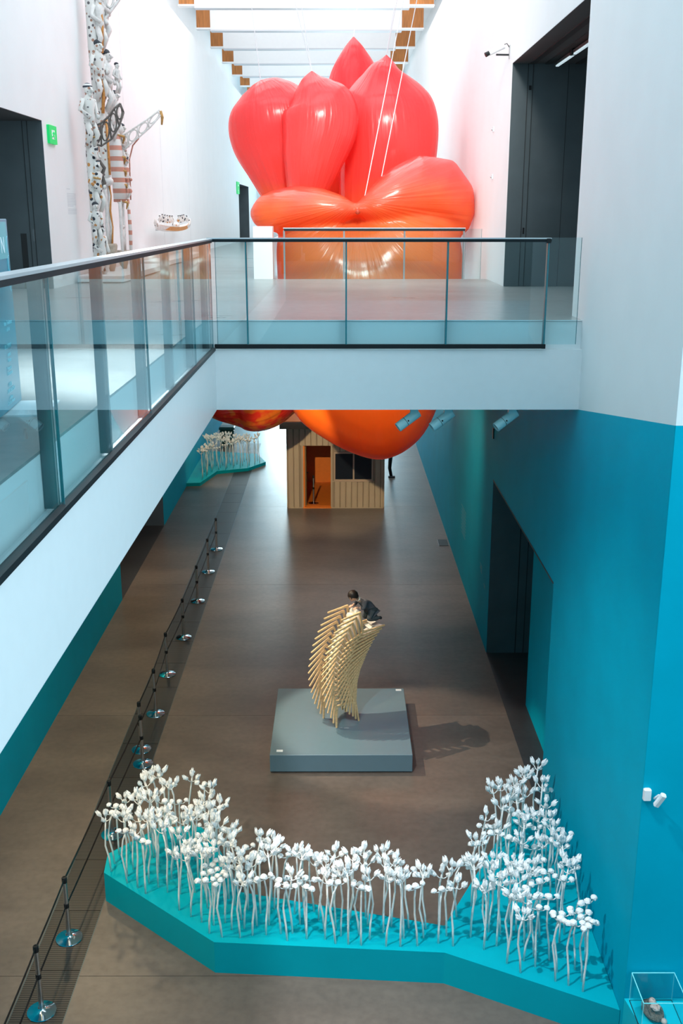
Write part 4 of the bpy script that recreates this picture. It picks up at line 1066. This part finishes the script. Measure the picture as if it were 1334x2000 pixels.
for k in range(3):
    MB().tube([(-.045 + .035 * math.cos(a) , -.002, 1.14 - .13 * k + .06 * math.sin(a)) for a in [PI * .5 + PI * q / 8 for q in range(9)]], .003, 5).build('ring_print', 'text_cyan', ip)

# ---------------------------------------------------------------- upper plinths, carved poles, soul canoe
for (x0, x1, y0, y1, lb) in ((-5.40, -4.45, 21.9, 27.6, 'low white plinth under the carved poles on the walkway'), (-5.40, -4.70, 29.0, 37.0, 'low white plinth farther along under the wall canoe')):
    t = thing('display_plinth', lb, 'plinth', (0, 0, ZU))
    MB().bevbox(x0, x1, y0, y1, .03, .15, .005).build('top', 'white_paint', t); MB().box(x0 + .06, x1 - .06, y0 + .06, y1 - .06, 0, .03).build('kick', 'carve_dark', t)
def figure(t, x, y, z, h, mt='carve_white', cap='carve_black', face=0.0, arms=True, legs=True):
    # small carved standing figure, front turned by 'face' from +x towards +y
    ca, sa = math.cos(face), math.sin(face)
    def L(px, py, pz): return (x + (px * ca - py * sa) * h, y + (px * sa + py * ca) * h, z + pz * h)
    m = MB()
    m.tube([L(0, 0, .36), L(.01, 0, .45), L(0, 0, .58), L(.01, 0, .72), L(0, 0, .79), L(.015, 0, .83)], [.085 * h, .10 * h, .085 * h, .115 * h, .06 * h, .05 * h], 10)
    if legs:
        for s in (-1, 1): m.tube([L(0, s * .055, .40), L(.09, s * .075, .20), L(-.02, s * .065, .0)], [.06 * h, .05 * h, .045 * h], 8)
    if arms:
        for s in (-1, 1): m.tube([L(0, s * .11, .75), L(-.02, s * .17, .58), L(.12, s * .09, .46)], [.045 * h, .04 * h, .035 * h], 7)
    f = m.build('figure', mt, t, True)
    hm_ = MB().ell(L(.02, 0, .89), (.075 * h, .062 * h, .09 * h), 12, 8); hm_.tube([L(.07, 0, .92), L(.125, 0, .87), L(.085, 0, .845)], [.012 * h, .022 * h, .014 * h], 6); hm_.ell(L(.055, 0, .82), (.04 * h, .04 * h, .03 * h), 8, 6)
    hm_.build('head', mt, f, True)
    MB().ell(L(.0, 0, .945), (.082 * h, .070 * h, .062 * h), 12, 8).build('cap', cap, f, True)
    for s in (-1, 1): MB().ell(L(.082, s * .028, .905), (.008 * h, .013 * h, .008 * h), 6, 4).build('eye', 'carve_black', f)
def lattice(t, pts_lo, pts_hi, mt, r=.018, loops=None):
    m = MB(); n_ = len(pts_lo)
    m.tube(pts_lo, r, 6); m.tube(pts_hi, r, 6)
    for i in range(n_): m.tube([pts_lo[i], pts_hi[i]], r * .8, 6)
    for i in range(n_ - 1):
        a, b_, c, d = map(Vector, (pts_lo[i], pts_lo[i + 1], pts_hi[i + 1], pts_hi[i])); ctr = (a + b_ + c + d) / 4
        e1, e2 = (b_ - a + c - d) / 4 * .82, (d - a + c - b_) / 4 * .82
        m.tube([ctr + e1 * math.cos(q) + e2 * math.sin(q) for q in [2 * PI * k / 12 for k in range(13)]], r * .8, 5, cap=False)
    return m.build('openwork_wing', mt, t, True)
Z0 = ZU + .15
# pole 1: spotted figures stacked, striped cap, dark lattice
p1 = thing('carved_pole', 'leftmost carved pole of spotted stacked figures with a striped cap', 'carving', (-5.05, 22.55, Z0))
MB().tube([(-.05, 0, 0), (-.06, 0, .5), (-.08, .02, 1.4), (-.08, 0, 2.4), (-.06, 0, 3.2)], [.06, .09, .08, .085, .07], 10).build('shaft', 'carve_spots', p1, True)
figure(p1, .03, .0, .0, 1.02, 'carve_spots', 'carve_black', -.6)
figure(p1, -.02, -.10, .62, .85, 'carve_spots', 'carve_black', -1.0)
figure(p1, .02, .04, 1.28, 1.02, 'carve_spots', 'cap_stripes', -.7)
figure(p1, -.04, -.04, 2.55, 1.22, 'carve_marks', 'cap_stripes', -.6)
figure(p1, .0, .05, 2.0, .75, 'carve_spots', 'carve_black', -.4)
MB().tube([(.08, .06, 1.7), (.16, .10, 1.85), (.10, .14, 2.0), (.17, .12, 2.15), (.08, .08, 2.3)], [.03, .04, .045, .04, .03], 8).build('coil_ornament', 'carve_dark', p1, True)
lattice(p1, [(-.02, .02, 2.62), (.14, .10, 2.58), (.34, .18, 2.72), (.50, .26, 2.98), (.60, .30, 3.25)], [(.02, .02, 2.95), (.16, .10, 3.02), (.30, .18, 3.15), (.42, .26, 3.32), (.54, .30, 3.42)], 'carve_dark', .022)
for z in (1.05, 1.95, 2.75): MB().tube([(-.02, -.10, z), (.10, -.02, z - .02), (.02, .10, z)], .02, 6).build('fibre_band', 'straw', p1, True)
# pole 2: tall middle pole
p2 = thing('carved_pole', 'tallest middle carved pole with seated figures and ochre stripes', 'carving', (-5.10, 23.75, Z0))
MB().tube([(.02, .05, -.0), (.02, .05, .12), (.0, .04, .55), (0, .04, .60)], [.05, .09, .17, .15], 12).build('root_block', 'carve_wood', p2, True)
m = MB(); zz = [.58, .95, 1.30, 1.62, 1.95]; 
for s in (-1, 1): m.tube([(s * .02, s * (.12 if k % 2 else .02) * 1.0 + .06, z) for k, z in enumerate(zz)], .040, 8)
m.build('zigzag', 'carve_white', p2, True)
MB().tube([(.055, (.14 if k % 2 else .0) + .04, z) for k, z in enumerate(zz)], .022, 6).build('zigzag_stripe', 'carve_ochre', p2, True)
MB().tube([(0, .03, 1.9), (0, .03, 2.1), (-.02, 0, 3.0), (-.04, -.02, 3.6), (-.08, -.04, 4.6), (-.10, -.06, 5.6), (-.10, -.06, 6.6)], [.09, .12, .11, .12, .12, .10, .09], 12).build('shaft', 'carve_marks', p2, True)
MB().tube([(.105, -.02, 2.05), (.105, -.02, 2.6), (.10, -.03, 3.2)], .05, 8, flat=.5).build('ochre_panel', 'carve_ochre', p2, True)
MB().ell((.02, .06, 1.92), (.14, .16, .10), 12, 8).build('collar_block', 'carve_white', p2, True)
figure(p2, .12, .14, 3.35, 1.25, 'carve_white', 'carve_black', -.1)
figure(p2, .30, .36, 3.75, .62, 'carve_white', 'carve_black', -.5)
figure(p2, .02, -.10, 3.55, 1.2, 'carve_marks', 'carve_black', -.6)
figure(p2, .05, .0, 4.55, 1.15, 'carve_white', 'carve_black', -.5)
figure(p2, .10, .26, 4.75, 1.20, 'carve_white', 'carve_black', .2)
MB().tube([(.10, -.08, 4.5), (.13, -.03, 5.1), (.06, -.02, 5.9)], .035, 6).build('ochre_stripe', 'carve_ochre', p2, True)
MB().tube([(.06, -.14, 3.3), (.10, -.10, 3.8), (.02, -.10, 4.3)], .035, 6).build('ochre_stripe', 'carve_ochre', p2, True)
lattice(p2, [(.02, .06, 5.0), (.20, .16, 5.25), (.42, .28, 5.55), (.66, .40, 5.9), (.95, .50, 6.35)], [(.0, .04, 5.55), (.14, .12, 5.75), (.30, .22, 6.0), (.48, .32, 6.35), (.70, .42, 6.75)], 'carve_white', .035)
for k, (a, b_) in enumerate((((.02, .0, 5.1), (.40, .2, 6.4)), ((.0, -.02, 5.4), (.25, .1, 6.6)))): MB().tube([a, b_], .03, 6).build('strut', 'carve_white', p2, True)
# pole 3: striped, with lattice wing to the right
p3 = thing('carved_pole', 'rightmost carved pole with pink stripes, black cap and long openwork wing', 'carving', (-5.05, 24.95, Z0))
MB().tube([(.02, .02, 0), (.0, .0, .12), (0, 0, .38), (0, 0, .42)], [.05, .10, .17, .15], 12).build('root_block', 'carve_wood', p3, True)
m = MB()
for s in (-1, 1):
    m.tube([(.02, s * .12, .38), (.02, s * .15, .75), (.02, s * .14, 1.15), (.02, s * .15, 1.5)], .040, 8)
    m.tube([(.02, s * .10, .42), (.02, -s * .10, .95)], .03, 6)
m.tube([(.02, -.16, .95), (.02, .16, .95)], .04, 8); m.tube([(.02, -.17, 1.5), (.02, .17, 1.5)], .055, 8)
m.build('openwork_legs', 'carve_white', p3, True)
MB().tube([(0, -.04, 1.5), (0, -.04, 1.9), (-.02, -.06, 2.5), (-.03, -.08, 3.0)], [.14, .15, .15, .12], 14).build('striped_body', 'carve_stripes', p3, True)
figure(p3, .10, .18, 1.55, .95, 'carve_stripes', 'carve_black', -.3)
figure(p3, .08, .20, 2.30, .92, 'carve_marks', 'carve_black', -.3)
figure(p3, .0, .0, 2.85, 1.05, 'carve_white', 'carve_black', -.2)
figure(p3, -.04, -.26, 2.85, .85, 'carve_white', 'carve_black', -.7, legs=True)
lattice(p3, [(.06, .10, 2.55), (.24, .16, 2.75), (.46, .22, 2.92), (.70, .28, 3.12), (.98, .34, 3.42)], [(.06, .10, 2.90), (.22, .16, 3.02), (.44, .22, 3.16), (.68, .28, 3.32), (.94, .34, 3.52)], 'carve_white', .020)
MB().tube([(.97, .34, 3.50), (1.0, .35, 3.36), (.98, .35, 3.20)], [.03, .035, .02], 8).build('wing_tassel', 'straw', p3, True)
MB().tube([(.46, .22, 2.90), (.30, .30, 2.75), (.20, .33, 2.45), (.18, .33, 1.55)], .016, 6).build('red_staff', 'carve_red', p3, True)
MB().tube([(.14, .22, .05), (.15, .24, .9), (.14, .22, 1.6)], [.03, .045, .03], 8).build('side_staff', 'carve_stripes', p3, True)
for z in (1.52, 1.9, 2.2, 2.5, 2.95): MB().tube([(.05, -.16, z), (.17, -.02, z - .03), (.15, .08, z - .08), (.12, .05, z - .18)], [.02, .03, .03, .01], 6).build('fibre_tuft', 'straw', p3, True)
# canoe with little figures on the wall
cn = thing('spirit_canoe', 'long carved canoe with small black and white figures on the white left wall', 'carving', (XL + .32, 33.6, 8.90))
m = MB(); rows = []
for k in range(15):
    q = k / 7 - 1; w_ = .17 * (1 - abs(q) ** 3 * .8); zc = .10 * q * q
    rows.append([(w_ * c_, q * 3.35, zc + .11 * s_) for c_, s_ in ((-1, .6), (-.75, -.3), (0, -.7), (.75, -.3), (1, .6), (.85, .62), (0, .2), (-.85, .62))])
m.quad_grid(rows, cap=True).build('hull', 'carve_white', cn)
m = MB(); rows = []
for k in range(13):
    q = k / 6 - 1; w_ = .17 * (1 - abs(q) ** 3 * .8) ; zc = .10 * q * q * .85
    rows.append([(w_ * .80 + .012, q * 2.9, zc - .05), (w_ * .985 + .014, q * 2.9, zc + .07), (w_ * .90, q * 2.9, zc + .07), (w_ * .70, q * 2.9, zc - .05)])
m.quad_grid(rows, cap=True).build('ochre_band', 'carve_ochre', cn)
for k, yq in enumerate((-2.7, -2.2, -1.75, -1.3, -.85, -.4, .9, 1.3, 1.7, 2.1, 2.75)): figure(cn, 0, yq, .05 + .10 * (yq / 3.35) ** 2, .36 if abs(yq) < 2.6 else .30, 'carve_spots', 'carve_black', -.9, legs=False)
MB().ell((0, .3, .12), (.12, .30, .10), 10, 6).build('turtle', 'carve_spots', cn, True)
for s in (-1, 1): MB().tube([(0, s * 3.25, .12), (0, s * 3.45, .22), (0, s * 3.45, .32)], [.06, .05, .03], 8).build('prow', 'carve_marks', cn, True)
for s in (-1, 1): MB().box(-.318, -.1, s * 1.6 - .03, s * 1.6 + .03, -.02, .02).build('wall_bracket', 'brushed', cn)

# ---------------------------------------------------------------- display case at lower right
dc = thing('display_case_plinth', 'bright teal shelf plinth against the wall at the bottom right corner', 'plinth', (3.25, 9.835, 0))
m = MB().prism([(0, 0), (.16, -1.0), (1.2, -1.0), (1.2, 0)], 0, .71); m.build('block', 'teal_case', dc)
vt = thing('glass_vitrine', 'clear acrylic box over the small sculpture on the teal plinth', 'display case', (3.54, 9.55, .71))
m = MB()
vx0, vx1, vy0, vy1, vh = -.24, .24, -.22, .25, .37
for nm, q in (('back_pane', (vx0, vx1, vy1 - .006, vy1, 0, vh)), ('front_pane', (vx0, vx1, vy0, vy0 + .006, 0, vh)), ('side_pane', (vx0, vx0 + .006, vy0 + .006, vy1 - .006, 0, vh)), ('side_pane', (vx1 - .006, vx1, vy0 + .006, vy1 - .006, 0, vh)), ('top_pane', (vx0, vx1, vy0, vy1, vh, vh + .006))):
    MB().box(*q).build(nm, 'case_glass', vt)
e_ = .005
for a, b_ in (((vx0, vy1), (vx1, vy1)), ((vx0, vy0), (vx1, vy0)), ((vx0, vy0), (vx0, vy1)), ((vx1, vy0), (vx1, vy1))):
    MB().bar((a[0], a[1], vh + .004), (b_[0], b_[1], vh + .004), .008).build('glued_edge', 'glass_edge_bright', vt)
for a in ((vx0, vy1), (vx1, vy1), (vx0, vy0), (vx1, vy0)): MB().bar((a[0], a[1], 0), (a[0], a[1], vh), .006).build('glued_edge', 'glass_edge_bright', vt)
for a, b_ in (((vx0, vy1), (vx1, vy1)), ((vx0, vy0), (vx0, vy1)), ((vx1, vy0), (vx1, vy1))): MB().bar((a[0], a[1], .002), (b_[0], b_[1], .002), .008).build('base_joint', 'near_black', vt)
sc_ = thing('fur_sculpture', 'small brown furry oval sculpture holding a pale curled figure inside the glass box', 'sculpture', (3.50, 9.57, .71), .12)
m = MB(); rows = []; rr = random.Random(4)
for i in range(13):
    a = PI * i / 12; row = []
    for j in range(22):
        th = 2 * PI * j / 22; k = 1 + rr.uniform(-.035, .035)
        px, py, pz = .115 * math.sin(max(.05, a)) * math.cos(th) * k, -.175 * math.cos(a) * k, .055 + .055 * math.sin(max(.05, a)) * math.sin(th) * k
        if math.sin(th) > .3 and .25 < i / 12 < .95: pz -= .03 * math.sin(th)
        row.append((px, py + .02, pz))
    rows.append(row)
m.quad_grid(rows, cap=True).build('fur_shell', 'fur', sc_, True)
skin('figure', [(.015, .05, .115), (.012, .02, .12), (.008, -.03, .115), (-.03, .005, .125), (-.045, -.03, .14), (-.005, -.045, .15), (.05, .005, .125), (.06, -.035, .14), (.02, -.045, .15), (-.015, -.055, .12), (-.03, -.01, .15), (-.01, -.07, .14), (.035, -.055, .12), (.045, -.015, .15), (.03, -.075, .14)],
     [(0, 1), (1, 2), (1, 3), (3, 4), (4, 5), (1, 6), (6, 7), (7, 8), (2, 9), (9, 10), (10, 11), (2, 12), (12, 13), (13, 14)], [.02, .028, .026, .014, .011, .009, .014, .011, .009, .018, .014, .01, .018, .014, .01], 'figure_skin', sc_, 1, 2)
hh = MB().ell((.015, .075, .125), (.040, .044, .038), 14, 10); hh.ell((.015, .062, .165), (.008, .012, .010), 8, 6); hh.build('head', 'figure_skin', sc_, True)
MB().ell((.015, .092, .120), (.042, .036, .036), 12, 8).build('hair', 'fur', sc_, True)
MB().ell((.06, -.15, .05), (.035, .04, .03), 10, 8).build('pale_foot', 'figure_skin', sc_, True)

# dark green cabinet far away on the left behind the distant flowers
gb = thing('green_cabinet', 'dark green padded box far away behind the distant flowers', 'box', (-4.75, 43.2, 0))
MB().bevbox(-.30, .30, -.25, .25, 0, .62, .05).build('body', 'green_box', gb); MB().bevbox(-.33, .33, -.28, .28, .62, .74, .04).build('lid', 'green_box', gb)
